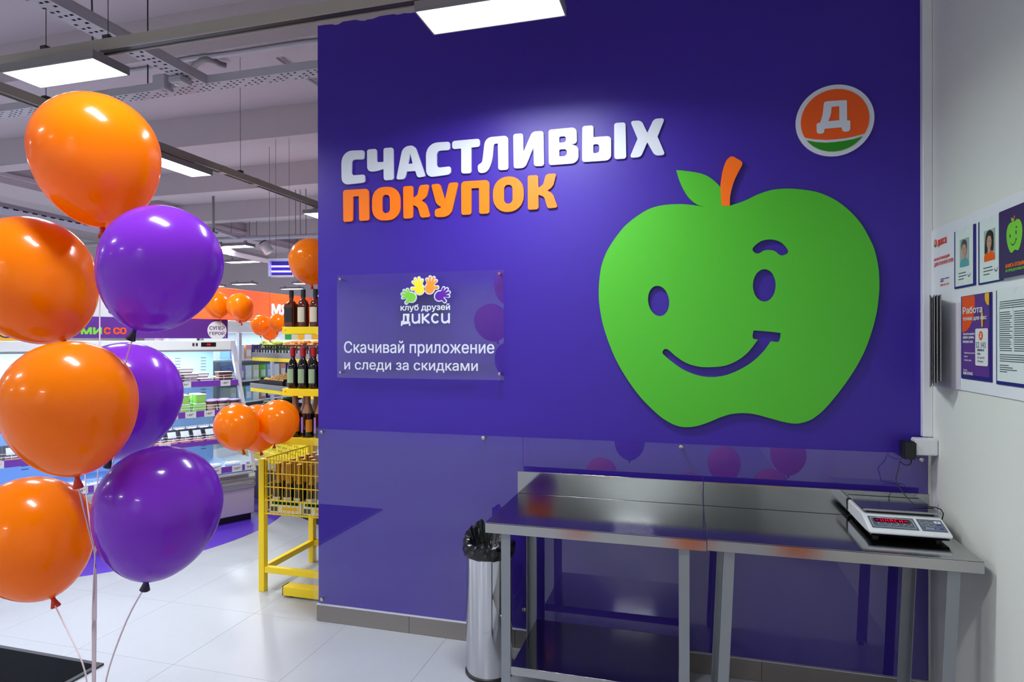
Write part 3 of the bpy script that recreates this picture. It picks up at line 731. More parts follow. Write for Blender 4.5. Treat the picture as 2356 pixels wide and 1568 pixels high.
def portrait(lbl, BK, PP, PH, shirt, hairc, hairlong):
    a = R(*BK[:2]); b = R(*BK[2:])
    t = thing('portrait_sheet', lbl, 'notice', (BX,-(a[0]+b[0])/2,b[1]))
    obj('backing', plate([rect(a[0],b[1],b[0],a[1],.003)], .003, PB(.0)), 'navy', t, True)
    c = R(*PP[:2]); d = R(*PP[2:])
    um = (c[0]+d[0])/2; arc = [(um-.016*math.cos(math.pi*i/12), c[1]-.016*math.sin(math.pi*i/12)) for i in range(13)]
    obj('notch', plate([arc], .0004, PB(.0047)), 'white', t, True)
    obj('paper', plate([rect(c[0],d[1],d[0],c[1])], .001, PB(.0035)), 'paper', t, True)
    e = R(*PH[:2]); f = R(*PH[2:]); W_ = f[0]-e[0]; H_ = e[1]-f[1]; X = lambda q: e[0]+W_*q; Y = lambda q: f[1]+H_*q
    ph = obj('photo', plate([rect(e[0],f[1],f[0],e[1])], .0006, PB(.0050)), 'photo_bg', t, True)
    obj('shoulders', plate([smooth([(X(.02),Y(.0),1),(X(.98),Y(.0),1),(X(.97),Y(.16)),(X(.8),Y(.26)),(X(.6),Y(.32)),(X(.4),Y(.32)),(X(.2),Y(.26)),(X(.03),Y(.16))])], .0003, PB(.0058)), shirt, ph, True)
    if hairlong: obj('hair', plate([smooth([(X(.12),Y(.25)),(X(.12),Y(.6)),(X(.25),Y(.9)),(X(.55),Y(.98)),(X(.85),Y(.86)),(X(.9),Y(.6)),(X(.85),Y(.3)),(X(.5),Y(.35))])], .0003, PB(.0062)), hairc, ph, True)
    obj('neck', plate([rect(X(.38),Y(.26),X(.62),Y(.5))], .0003, PB(.0066)), 'skin', ph, True)
    obj('face', plate([circ(X(.52),Y(.6),W_*(.22 if hairlong else .27),H_*.22)], .0003, PB(.0070)), 'skin', ph, True)
    for k in (-1,1): obj('eye', plate([circ(X(.52+.09*k),Y(.62),W_*.035,H_*.012,n=12)], .0003, PB(.0074)), 'hair', ph, True)
    obj('mouth', plate([circ(X(.52),Y(.49),W_*.07,H_*.01,n=12)], .0003, PB(.0074)), 'red_text', ph, True)
    obj('nose', plate([circ(X(.52),Y(.56),W_*.025,H_*.03,n=12)], .0003, PB(.0074)), 'skin', ph, True)
    obj('hair', plate([smooth([(X(.26),Y(.64)),(X(.24),Y(.8)),(X(.36),Y(.93)),(X(.55),Y(.96)),(X(.76),Y(.88)),(X(.8),Y(.64)),(X(.7),Y(.76)),(X(.5),Y(.8)),(X(.34),Y(.76))])], .0003, PB(.0077)), hairc, ph, True)
    for i in range(3):
        g_ = c[0]+(d[0]-c[0])*.2; yy = f[1]-.025-.012*i
        obj('text_line', plate([rect(g_,yy,g_+(d[0]-c[0])*(.42,.45,.3)[i],yy+.0035)], .0003, PB(.0048)), 'ink', t, True)
    su = c[0]+(d[0]-c[0])*.8; sv = f[1]-.03
    obj('smile', plate([[(su-.014,sv-.004),(su-.008,sv-.012),(su,sv-.015),(su+.008,sv-.010),(su+.013,sv),(su+.010,sv),(su+.006,sv-.007),(su,sv-.011),(su-.007,sv-.008),(su-.011,sv-.002)]], .0003, PB(.0048)), 'purple_text', t, True)
portrait('framed sheet with photo of a grey-haired man in teal shirt', (354,342,500,710), (364,336,487,698), (398,398,461,572), 'teal', 'ink', False)
portrait('framed sheet with photo of a long-haired woman in orange top', (521,275,690,678), (533,268,681,668), (567,338,643,530), 'logo_orange', 'hair', True)
# feedback book
a = R(690,205); b = R(700,668)
u1_ = R(832,400)[0]; u0_ = a[0]; ue = u0_+(u1_-u0_)*1.30
t = thing('feedback_book', 'purple feedback book with green apple at the right edge of board', 'book', (BX,-u0_-.1,b[1]))
obj('pages', plate([rect(u0_+.004,b[1]+.003,ue-.004,a[1]-.003)], .011, PB(.001)), 'white', t, True)
obj('cover', plate([rect(u0_,b[1],ue,a[1],.006)], .002, PB(.0122)), 'book', t, True)
BX2 = BX-.0145
def small_apple(PM, cu, cv, s_, par, z):
    us = [q[0] for q in outl]; vs_ = [q[1] for q in outl]; mu = (min(us)+max(us))/2; mv = (min(vs_)+max(vs_))/2; k = s_/(max(us)-min(us))
    f = lambda L: [((q[0]-mu)*k*.92+cu,(q[1]-mv)*k*1.05+cv) for q in L]
    obj('apple_print', plate([f(smooth(outl)),f(eyeL),f(eyeR),f(brow),f(mouth)], .0005, PM, z), 'hand_green', par, True)
    obj('stem_print', plate([f(smooth(stem))], .0005, PM, z), 'orange_stem', par, True)
R2 = lambda x_,y_: (lambda p: (-p.y,p.z))(at_x(2080+x_/3.0145, 420+y_/3.0145, BX2))
ca = R2(765,368); small_apple(PB(.0145), ca[0], R2(765,358)[1], R2(825,368)[0]-R2(706,368)[0], t, 0)
for s_,y0,y1,mm,k in (('КНИГА ОТЗЫВОВ',568,592,'orange_sign',1.17),('И ПРЕДЛОЖЕНИЙ',600,624,'hand_green',1.17)):
    A = R2(706,y0); B = R2(706,y1); C_ = R2(832,y0)
    obj('lettering', text(s_, PB(.0145), A[0], A[0]+(C_[0]-A[0])*k, B[1], A[1], .0005, .03), mm, t, True)
# job poster
a = R(401,790); b = R(614,1384)
t = thing('job_poster', 'purple and orange job poster with a white badge in navy frame', 'poster', (BX,-(a[0]+b[0])/2,b[1]))
obj('backing', plate([rect(a[0],b[1],b[0],a[1],.002)], .003, PB(.0)), 'navy', t, True)
c = R(412,792); d = R(603,1352)
po = obj('poster', plate([rect(c[0],d[1],d[0],c[1])], .0008, PB(.0035)), 'purple', t, True)
def clipc(cu,cv,r,z,mm):
    pts = [(min(max(q[0],c[0]),d[0]),min(max(q[1],d[1]),c[1])) for q in circ(cu,cv,r,n=60)]
    obj('printed_disc', plate([pts], .0004, PB(z)), mm, po, True)
k0 = R(412,880); clipc(k0[0]+.005,k0[1]+.02,.11,.0045,'orange_wall'); k1 = R(560,780); clipc(k1[0]+.02,k1[1]+.03,.085,.0050,'dark'); k2 = R(600,820); clipc(k2[0]+.004,k2[1]+.02,.035,.0055,'yellow_poster')
def pt2(s_, xa, ya0, ya1, xb, mm='white', bold=.02, par=po, off=.006):
    A = R(xa,ya0); B = R(xa,ya1); C_ = R(xb,ya0)
    return obj('lettering', text(s_, PB(off), A[0], C_[0], B[1], A[1], .0004, bold), mm, par, True)
pt2('Работа',421,866,910,556); pt2('точно для вас',421,936,962,586)
for i,s_ in enumerate(['Зарабатывайте','рядом с домом,','выпекая хлеб.']): pt2(s_,421,1040+25*i,1060+25*i,(503,498,492)[i],bold=.01)
for i,s_ in enumerate(['· Официальная зарплата','· Премии','· Сменный график']): pt2(s_,427,1172+25*i,1186+25*i,(505,453,480)[i],bold=.0)
pt2('Звоните',424,1290,1302,450,bold=.0); pt2('8 800 250 90 05',424,1308,1328,488,bold=.01)
A = R(508,1012); B = R(597,1274)
obj('lanyard', plate([[(R(548,900)[0],R(548,900)[1]),(R(560,900)[0],R(560,900)[1]),(R(560,1000)[0],R(560,1000)[1]),(R(550,1000)[0],R(550,1000)[1])]], .0004, PB(.006)), 'yellow_poster', po, True)
bg = obj('badge', plate([rect(A[0],B[1],B[0],A[1],.008)], .0006, PB(.0062)), 'white', po, True)
ct = R(548,1060); obj('emblem', plate([circ(*ct,.017,n=24)], .0004, PB(.007)), 'logo_orange', po, True)
obj('emblem', text('Д', PB(.0075), ct[0]-.006, ct[0]+.006, ct[1]-.008, ct[1]+.008, .0004, .03), 'white', po, True)
pt2('52 143',514,1105,1145,580,'ink',-.005,po,.007)
for i in range(4): pt2(('меняем на','ночь','26 дней','Пекарь')[i],524,1152+26*i,1168+26*i,(570,545,572,565)[i],'ink',.0,po,.007)
# notice
a = R(645,748); u1_ = a[0]+.36; vb = R(645,1395)[1]
t = thing('notice_sheet', 'framed white sheet of small print right of the job poster', 'notice', (BX,-a[0]-.2,vb))
obj('backing', plate([rect(a[0],vb,u1_,a[1],.002)], .003, PB(.0)), 'navy', t, True)
c0 = R(655,745); cb = R(655,1372)[1]; um = R(770,745)[0]
arc = [(um-.02*math.cos(math.pi*i/12), c0[1]-.02*math.sin(math.pi*i/12)) for i in range(13)]
obj('paper', plate([rect(c0[0],cb,u1_-.008,c0[1])], .001, PB(.0035)), 'paper', t, True)
obj('notch', plate([arc], .0004, PB(.0047)), 'white', t, True)
g = MB(); hh = c0[1]-cb
for i in range(34):
    if i in (4,24,29): continue
    v_ = c0[1]-.045-i*(hh-.07)/34; x0_ = c0[0]+.02; 
    for (k0_,k1_) in (((.0,.09),(.10,.22)) if 4 < i < 24 else ((.0,.25),)):
        if i >= 30: k1_ = .07+.03*(i%3)
        g.box((x0_+k0_,v_,0),(x0_+k1_-R_.uniform(0,.02),v_+.003,.0003))
g.b.transform(PB(.0047)); obj('small_print', g, 'ink', t, True, kind='stuff')
g = MB()
for q in (0,.095,.225): g.box((c0[0]+.017+q,cb+.12,0),(c0[0]+.0175+q,c0[1]-.06,.0003))
g.b.transform(PB(.0047)); obj('table_rule', g, 'ink', t, True)
# backing plate, opaque and toned with the shade behind the flip frames
t = thing('flip_frame_rack', 'rack of four narrow hinged document frames beside the corner trim', 'rack', (1.055,3.1,1.45))
a = R(165,800); b = R(390,1415)
obj('back_plate', plate([rect(a[0],R(165,1395)[1],b[0],R(390,830)[1],.003)], .002, PB(.0)), 'grey_plate', t, True) if 'grey_plate' in M else None
ztop = R(205,800)[1]; zbot = R(205,1395)[1]
for k,(px_,yh) in enumerate(((2141,3.165),(2151,3.150),(2158,3.135),(2166,3.12))):
    pe = at_y(px_,784,2.96-.01*k); ph_ = Vector((1.045-.0*k, yh, 0)); d = (Vector((pe.x,pe.y,0))-ph_); L_ = d.length; d.normalize()
    PF = plane((ph_.x,ph_.y,0),(d.x,d.y,0))
    fr = obj('leaf', plate([rect(0,zbot+.008*k,L_,ztop,.004),rect(.006,zbot+.006+.008*k,L_-.006,ztop-.006,.002)], .004, PF), 'grey', t, True)
    obj('sheet', plate([rect(.0065,zbot+.0065+.008*k,L_-.0065,ztop-.0065)], .001, PF, .001), 'paper_lilac' if k==0 else 'paper', fr, True)
g = MB().tube([(1.05,3.18,ztop-.01),(1.05,3.10,ztop-.01)],.003,8).tube([(1.05,3.18,zbot+.03),(1.05,3.10,zbot+.03)],.003,8)
obj('hinge_rod', g, 'brass', t, True)

# ============================================================ BALLOONS
def balloon_mesh(R__, low=1.35, knot=True, n=40):
    g = MB(); prof = []
    m = 30
    for i in range(m+1):
        th = math.pi*(1-i/m)
        c_ = math.cos(th); s_ = math.sin(th)
        z = R__*c_*(1. if c_ > 0 else low); r = R__*(s_ if c_ > 0 else s_**(1+.35*(low-1)))
        if i == 0: r = R__*.02
        prof.append((max(r,R__*.001), z))
    return g.lathe(prof, n)
def balloon(px, py, D, rpx, tip, low, mm, label, group=None, name='balloon', turn=0., n=40):
    """centre pixel and distance, radius in metres, tip = direction of the knot (x right, z down, y away)"""
    c = at_d(px,py,D); Rm = rpx*D/FPX
    ax = (_r2*tip[0]+Vector((0,0,-1))*tip[1]+_f*tip[2]).normalized()
    q = (-ax).to_track_quat('Z','Y').to_matrix().to_4x4()
    T = Matrix.Translation(c) @ q
    kn = c+ax*Rm*low
    t = thing(name, label, 'balloon', kn, 0, group)
    g = balloon_mesh(Rm, low, n=n); g.b.transform(T); obj('skin', g, 'bal_'+mm, t, True, smooth='all')
    g = MB().lathe([(Rm*.05,.004),(Rm*.035,-.004),(Rm*.05,-.010),(Rm*.085,-.024),(Rm*.07,-.026),(Rm*.02,-.012)], 16)
    g.b.transform(Matrix.Translation(kn) @ q); obj('knot', g, 'bal_knot_'+mm, t, True, smooth='all')
    return kn, ax, t
K = {}
K[1] = balloon(222,350,1.60,131,(.08,1,0),1.33,'o','large orange balloon at the very top of the left bunch')
K[2] = balloon(375,602,1.40,128,(-.42,1,0),1.32,'p','purple balloon right of centre, highest purple one of the bunch')
K[3] = balloon(66,630,1.62,131,(.45,1,.1),1.30,'o','orange balloon cut by the left picture edge under the top one')
K[4] = balloon(162,920,1.30,136,(.05,1,.05),1.30,'o','foremost orange balloon in the middle of the left bunch')
K[5] = balloon(290,905,1.66,118,(-.25,1,0),1.30,'p','purple balloon half hidden behind the foremost orange balloon')
K[6] = balloon(68,1222,1.60,124,(.35,1,0),1.30,'o','lowest orange balloon of the left bunch at the picture edge')
K[7] = balloon(368,1160,1.45,133,(-.18,1,0),1.32,'p','lowest purple balloon of the left bunch above the pale floor')
gth = at_d(219,1285,1.45); bot = at_d(210,1562,1.48)
anchor = Vector((bot.x, bot.y, .0))
t = thing('balloon_weight', 'ribbon weight holding the big balloon bunch on the floor', 'weight', anchor)
obj('weight', MB().lathe([(.02,0),(.045,.0),(.05,.012),(.045,.06),(.03,.075),(.006,.08)],24), 'purple', t, smooth=True)
def bez(pts, n=18):
    P = [Vector(p) for p in pts]; out = []
    for i in range(len(P)-1):
        p0 = P[max(i-1,0)]; p1 = P[i]; p2 = P[i+1]; p3 = P[min(i+2,len(P)-1)]
        for j in range(n):
            t = j/n; out.append(.5*((2*p1)+(p2-p0)*t+(2*p0-5*p1+4*p2-p3)*t*t+(3*p1-p0-3*p2+p3)*t**3))
    return out+[P[-1]]
def ribbon(t, pts, r=.0016):
    pts = [Vector(p) for p in pts]; q_ = [pts[0]]
    for p in pts[1:]:
        n_ = max(1, int((p-q_[-1]).length/.10)); a_ = q_[-1]
        q_ += [a_.lerp(p,(i+1)/n_) for i in range(n_)]
    g = MB().tube(bez(q_,5), r, 6); obj('ribbon', g, 'ribbon', t, True, smooth='all')
low_pt = anchor+Vector((0,0,.09))
rr = {1:[at_d(230,700,1.6),at_d(228,1000,1.52),gth], 2:[at_d(290,830,1.50),at_d(262,1050,1.50),gth], 3:[at_d(186,900,1.6),at_d(200,1150,1.5),gth],
      4:[at_d(190,1160,1.36),at_d(210,1240,1.42),gth], 5:[at_d(232,1180,1.6),gth], 6:[at_d(150,1440,1.56),at_d(196,1545,1.5)], 7:[at_d(290,1430,1.45),at_d(245,1560,1.47)]}
for k,(kn,ax,tt) in K.items():
    end = [at_d(213+2*((k*3)%5),1400,1.47), low_pt] if k < 6 else [low_pt]
    ribbon(tt, [kn+Vector((0,0,-.01))]+rr[k]+end, .0019 if k > 5 else .0016)
# bunch tied to the bottle basket
tie = Vector((-2.70,3.535,.885))
for (px,py,D,rp,tip,lb) in [(545,978,3.62,50,(.25,1,.0),'orange balloon nearest the big bunch, tied to the yellow basket corner'),
                            (592,980,3.98,50,(.1,1,.1),'orange balloon behind the two others tied to the yellow basket'),
                            (640,966,3.78,47,(-.15,1,.0),'orange balloon tied to the yellow basket, half behind the bottles')]:
    kn,ax,tt = balloon(px,py,D,rp,tip,1.18,'o',lb,n=28); ribbon(tt,[kn,kn.lerp(tie,.5)+Vector((.01,0,0)),tie],.0016)
for (px,py,D,rp,tip,lb,dn) in [(716,598,4.15,50,(-.0,1,.1),'orange balloon above the top bottle shelf at the wall edge',(700,650)),
                            (500,700,6.1,28,(.2,1,0),'small orange balloon partly behind the upper purple balloon',(520,780)),
                            (552,703,5.9,29,(-.0,1,0),'round orange balloon hanging in front of the orange store partition',(540,785)),
                            (556,712,6.3,26,(-.0,1,0),'orange balloon hidden behind the round one by the partition',(545,785)),
                            (600,746,8.2,22,(.0,1,0),'small far orange balloon over the fruit rack, left one',(604,790)),
                            (637,741,8.0,20,(-.0,1,0),'small far orange balloon over the fruit rack, right one',(630,790)),
                            (621,760,8.5,20,(-.0,1,0),'small far orange balloon low behind the two over fruit',(620,792))]:
    kn,ax,tt = balloon(px,py,D,rp,tip,1.15,'o',lb,n=24); ribbon(tt,[kn,at_d(*dn,D)],.002)
t = None
# door mat
t = thing('door_mat', 'black ribbed door mat on the pale tiles at lower left', 'mat', (-3.6,1.6,0))
obj('carpet', MB().box((-4.7,.9,.001),(-2.895,2.475,.012)), 'mat', t, True)
obj('rubber_border', MB().box((-4.72,2.4751,.001),(-2.868,2.501,.010)).box((-2.8949,.9,.001),(-2.868,2.475,.010)), 'dark', t, True)

# ============================================================ CEILING LAMPS, TRACKS AND TRAYS
LZ = 3.05
def lamp(cx_, cy_, along, label, group=None, power=1.0, light=True, hold=None):
    """0.6 x 0.2 m panel lamp hung on two brackets"""
    t = thing('ceiling_lamp', label, 'lamp', (cx_,cy_,LZ), 0 if along == 'x' else math.pi/2, group)
    a,b = .306,.106
    g = MB().box((-a,-b,.002),(a,b,.036)).box((-a,-b,-.008),(a,-b+.006,.0015)).box((-a,b-.006,-.008),(a,b,.0015)).box((-a,-b+.0061,-.008),(-a+.006,b-.0061,.0015)).box((a-.006,-b+.0061,-.008),(a,b-.0061,.0015))
    obj('housing', g, 'grey', t)
    obj('diffuser', MB().box((-a+.007,-b+.007,-.005),(a-.007,b-.007,.0012)), 'lamp', t)
    for s_ in (-.22,.22):
        obj('bracket', MB().box((s_-.03,-.02,.0365),(s_+.03,.02,.052)).box((s_-.018,-.015,.0525),(s_+.018,.015,.079)), 'zinc', t)
    if light:
        ld = bpy.data.lights.new('lamp_light','AREA'); ld.shape = 'RECTANGLE'; ld.size = .58; ld.size_y = .18; ld.energy = LAMP_W*power; ld.color = (.93,.965,1.0); ld.spread = math.radians(160)
        lo = bpy.data.objects.new('lamp_light', ld); COL.objects.link(lo); lo.parent = t; lo.location = (0,0,-.012)
    return t
lamp(-.803,2.535,'x','bright panel lamp in front of the top of the blue wall',power=.82)
lamp(-3.115,2.50,'x','bright panel lamp above the top orange balloon',power=.75)
lamp(-3.94,4.06,'y','bright panel lamp on the long track right of the top balloon')
lamp(-3.94,6.25,'y','bright panel lamp on the track cut by the edge of the blue wall')
for px,py,L_,lb in [(536,567,'x','thin bright lamp just right of the purple balloon, highest of the far ones'),(558,602,'x','long thin far lamp right of the purple balloon'),
                 (562,653,'x','thin far lamp above the orange partition, lowest of the left column'),(672,664,'x','thin far lamp above the bottles by the blue wall')]:
    c = at_z(px,py,LZ); lamp(c.x,c.y,L_,lb,power=1.6)
# lamps over the rest of the shop, out of the picture, that light it
for gx in (-6.3,-8.9,-11.6,-14.4):
    for gy in (-2.6,.4,3.4,6.6,9.8,13.2):
        lamp(gx,gy,'x','ceiling panel lamp over the shop floor', 'lamps over the rest of the shop', power=1.0)
for gy in (9.4,12.6): lamp(-3.94,gy,'y','ceiling panel lamp on the long track far behind the wall', 'far lamps on the long track', power=1.3)
for q,pw in [((-3.4,-.4),.7),((-3.4,-2.6),1.2),((-.8,-3.3),1.1)]: lamp(*q,'x','ceiling panel lamp over the shop floor', 'lamps over the rest of the shop', power=pw)
lamp(-1.0,.9,'x','ceiling panel lamp over the shop floor', 'lamps over the rest of the shop', power=.75)
def track(p, q, w_, h_, label, mm='tan'):
    t = thing('lamp_track', label, 'track', p)
    d = (Vector(q)-Vector(p)); L_ = d.length; d.normalize(); n_ = Vector((-d.y,d.x,0))
    T = Matrix(((d.x,n_.x,0,p[0]),(d.y,n_.y,0,p[1]),(0,0,1,p[2]),(0,0,0,1)))
    g = MB().box((0,-w_/2,.012),(L_,w_/2,h_)).box((0,-w_/2,0),(L_,-w_/2+.006,.0119)).box((0,w_/2-.006,0),(L_,w_/2,.0119)); g.b.transform(T)
    obj('profile', g, mm, t, True)
    g = MB().box((0,-w_/2+.007,.006),(L_,w_/2-.007,.0118)); g.b.transform(T); obj('conductor_slot', g, 'black', t, True)
    return t, T
t, T = track((-12,2.52,LZ+.080),(1.0,2.52,LZ+.080),.06,.058,'long lamp track running parallel to the blue wall')
def wire(t, x, y, z0, z1, r=.002, mm='dark'):
    obj('suspension_wire', MB().tube([(x,y,z0),(x,y,z1)], r, 6), mm, t, True)
for px in (106,780/3.136): 
    c = at_y(px,100,2.52); wire(t, c.x, 2.52, LZ+.139, 4.639); obj('clamp', MB().bev((c.x-.02,2.50,LZ+.139),(c.x+.02,2.54,LZ+.165),.003), 'dark', t, True)
t, T = track((-3.94,2.6,LZ+.080),(-3.94,14,LZ+.080),.06,.058,'long lamp track running away past the left bunch of balloons')
for px in (106,553): 
    c = at_x(px,300,-3.94); wire(t, -3.94, c.y, LZ+.139, 4.639); obj('clamp', MB().bev((-3.96,c.y-.02,LZ+.139),(-3.92,c.y+.02,LZ+.165),.003), 'dark', t, True)
for px,zz in ((512,.0),(587,.0)):
    c = at_x(px,380,-3.94); obj('joint_cover', MB().bev((-3.975,c.y-.03,LZ+.078),(-3.905,c.y+.03,LZ+.1405),.003), 'tan', t, True)

def perforated(PMx, L_, W_, cell, parent, mm='zinc'):
    """flat bottom of a tray with real slots left open"""
    g = MB(); nu = int(L_/cell[0]); nv = len(cell[1])-1
    vs = {}
    def V(i,j):
        if (i,j) not in vs: vs[(i,j)] = g.b.verts.new((us[i], vv[j], 0))
        return vs[(i,j)]
    us = []; 
    k = 0
    for i in range(nu+1):
        us += [i*cell[0], i*cell[0]+cell[0]*.38]
    vv = [q*W_ for q in cell[1]]
    for i in range(len(us)-1):
        for j in range(nv):
            hole = (i % 2 == 0 and j % 2 == 1 and ((i//2+j//2) % 4 != 3))
            if not hole: g.b.faces.new((V(i,j),V(i+1,j),V(i+1,j+1),V(i,j+1)))
    r = bmesh.ops.extrude_face_region(g.b, geom=g.b.faces[:])
    bmesh.ops.translate(g.b, vec=(0,0,.002), verts=[x for x in r['geom'] if isinstance(x, bmesh.types.BMVert)])
    bmesh.ops.recalc_face_normals(g.b, faces=g.b.faces[:])
    g.b.transform(PMx); return g
def tray(p, q, W_, H_, label, cell, z, wall_first=True):
    t = thing('cable_tray', label, 'cable tray', (*p,z))
    d = Vector((q[0]-p[0],q[1]-p[1],0)); L_ = d.length; d.normalize(); n_ = Vector((-d.y,d.x,0))
    T = Matrix(((d.x,n_.x,0,p[0]),(d.y,n_.y,0,p[1]),(0,0,1,z),(0,0,0,1)))
    obj('perforated_bottom', perforated(T, L_, W_, cell, t), 'zinc', t, True)
    for (a,b) in ((-.0015,0.),(W_,W_+.0015)):
        g = MB().box((0,a,0),(L_,b,H_)).box((0,min(a,b)-.006,H_),(L_,max(a,b)+.006,H_+.002)); g.b.transform(T); obj('side_flange', g, 'zinc', t, True)
    g = MB()
    for k in range(4):
        g.tube([T@Vector((0,W_*(.18+.2*k),.016)),T@Vector((L_,W_*(.18+.2*k)+.004,.016))],.012,6)
    obj('cable_bundle', g, 'dark', t, True)
    return t
TZ = 3.42
cellA = (.045,[0,.12,.3,.42,.58,.70,.88,1.])
cellB = (.05,[0,.10,.22,.34,.46,.58,.70,.82,.92,1.])
ja = at_z(487,206,TZ)
xA0, xA1 = at_z(301,127,TZ).x, at_z(349,125,TZ).x
yB0, yB1 = at_z(650,168,TZ).y, at_z(650,188,TZ).y
tA = tray((xA1, -1.0), (xA1, yB0+.03), xA1-xA0, .06, 'perforated cable tray running from the upper left edge to the crossing', cellA, TZ-.003)
tB = tray((-12, yB0), (-2.0, yB0), yB1-yB0, .05, 'perforated cable tray crossing behind the top orange balloon to the blue wall', cellB, TZ)
c = at_y(340,150,yB0+.05); obj('threaded_rod', MB().tube([(c.x,yB0+.05,TZ),(c.x,yB0+.05,4.639)],.005,6), 'dark', tB, True)
ja = Vector((xA0-.05, yB0+.05, TZ))
c = at_y(345,60,2.9); obj('threaded_rod', MB().tube([(ja.x+.05-.09,2.9,TZ),(ja.x+.05-.12,2.9,4.639)],.005,6), 'dark', tA, True)
# junction boxes on the trays
c = at_y(383,205,ja.y-.04)
t = thing('junction_box', 'grey junction box clipped to the cross tray behind the top balloon', 'box', (c.x,ja.y-.05,TZ))
obj('box', MB().bev((c.x-.06,ja.y-.105,TZ-.02),(c.x+.05,ja.y-.022,TZ+.085),.006,2), 'zinc', t, True)
obj('lid_cap', MB().tube([(c.x,ja.y-.06,TZ-.026),(c.x,ja.y-.06,TZ-.0205)],.02,16), 'zinc', t, True)
c = at_z(415,188,TZ-.03)
t = thing('junction_box', 'small grey junction box hanging at the tray crossing', 'box', (c.x,c.y,TZ-.05))
obj('box', MB().bev((c.x-.055,c.y-.05,TZ-.045),(c.x+.055,c.y+.05,TZ-.005),.006,2), 'zinc', t, True)
obj('lid_cap', MB().tube([(c.x-.03,c.y,TZ-.050),(c.x-.03,c.y,TZ-.0455)],.016,16), 'white', t, True)
# conduit along the first beam
yb_ = 4.8
t = thing('conduit', 'grey conduit with flexible hose clipped along the ceiling beam', 'pipe', (-4.5,yb_,4.3))
pts = [at_z(x_,y_,4.226) for x_,y_ in ((60,185),(200,172),(330,160),(430,137),(520,126),(610,112),(690,100),(760,92))]
obj('pipe', MB().tube(bez(pts,6), .022, 10), 'zinc', t, True, smooth='all')
pts = [at_z(x_,y_,4.20) for x_,y_ in ((440,162),(452,146),(470,137),(490,139),(506,147),(520,151))]
obj('flexible_hose', MB().tube(bez(pts,8), .026, 10), 'grey', t, True, smooth='all')
pts = [at_z(x_,y_,4.60) for x_,y_ in ((628,128),(645,140),(668,156),(735,198))]
obj('branch_pipe', MB().tube(bez(pts,4), .02, 8), 'zinc', t, True, smooth='all')
# far ducts, poles, cameras
t = thing('duct_beam', 'round grey duct crossing under the far ceiling', 'duct', (-8,9.2,3.1))
p = at_y(560,548,11.7); q = at_y(760,540,11.7)
d_ = (q-p)
obj('pipe', MB().tube([p-d_*6,q+d_*2],.05,12), 'zinc', t, True, smooth='all')
obj('branch_pipe', MB().tube([at_y(495,528,10.4),at_y(545,546,11.65)],.045,10), 'zinc', t, True, smooth='all')
for px in (532,574,590):
    a = at_y(px,548,11.7); obj('threaded_rod', MB().tube([(a.x,11.7,a.z+.04),(a.x,11.7,4.639)],.008,6), 'grey', t, True)
for px in (680,691,704):
    a = at_y(px,541,9.6); obj('threaded_rod', MB().tube([(a.x,9.6,a.z),(a.x,9.6,4.639)],.007,6), 'grey', t, True)
t = thing('ceiling_pole', 'grey vertical pole hanging from the ceiling above the purple balloon', 'pole', at_y(491,533,9.5))
a = at_y(491,533,9.5); obj('pole', MB().tube([(a.x,9.5,a.z),(a.x,9.5,4.639)],.022,10), 'grey', t, True, smooth='all')
obj('floor_plate', MB().bev((a.x-.06,9.44,a.z-.03),(a.x+.06,9.56,a.z-.001),.004), 'grey', t, True)
t = thing('spot_lamp', 'white cylindrical spot hanging under the far duct', 'spotlight', at_d(612,578,9.6))
a = at_d(606,560,9.6); b = at_d(620,580,9.6)
obj('barrel', MB().tube([a,b],.075,18), 'white', t, True, smooth='all')
obj('front_ring', MB().tube([a+(a-b).normalized()*.002,a+(a-b).normalized()*.02],.066,18), 'dark', t, True, smooth='all')
obj('arm', MB().tube([b+Vector((0,0,.03)),(b.x,b.y,4.639)],.004,8), 'grey', t, True)
# second, farther tray
p = at_z(560,585,3.0); q = at_z(636,602,3.0)
d2 = (q-p); 
t = thing('cable_tray', 'far slotted tray running towards the blue insect lamp', 'cable tray', p)
obj('tray', MB().tube([p-d2*1.0,q+d2*.3],.06,4), 'zinc', t, True)
t = thing('cable_tray', 'long slotted tray far left between the orange balloons', 'cable tray', (-9,6,3.2))
a = at_z(0,478,3.2); b = at_z(200,520,3.2)
obj('tray', MB().tube([a+(a-b)*.4,b+(b-a)],.07,4), 'zinc', t, True)
dirv = (b-a).normalized(); g = MB(); L_ = (b-a).length
nn = dirv.cross(Vector((0,0,1)))
for k in range(60):
    c_ = a+dirv*(.12*k-.5)
    for sgn in (1,):
        m_ = Matrix(((dirv.x,nn.x,0,c_.x),(dirv.y,nn.y,0,c_.y),(0,0,1,c_.z),(0,0,0,1)))
        gg = MB().box((0,.046,-.008),(.06,.0735,.008)); gg.b.transform(m_)
        me_ = bpy.data.meshes.new('x'); gg.b.to_mesh(me_); gg.b.free(); g.b.from_mesh(me_); bpy.data.meshes.remove(me_)
obj('tray_slots', g, 'black', t, True, kind='stuff')
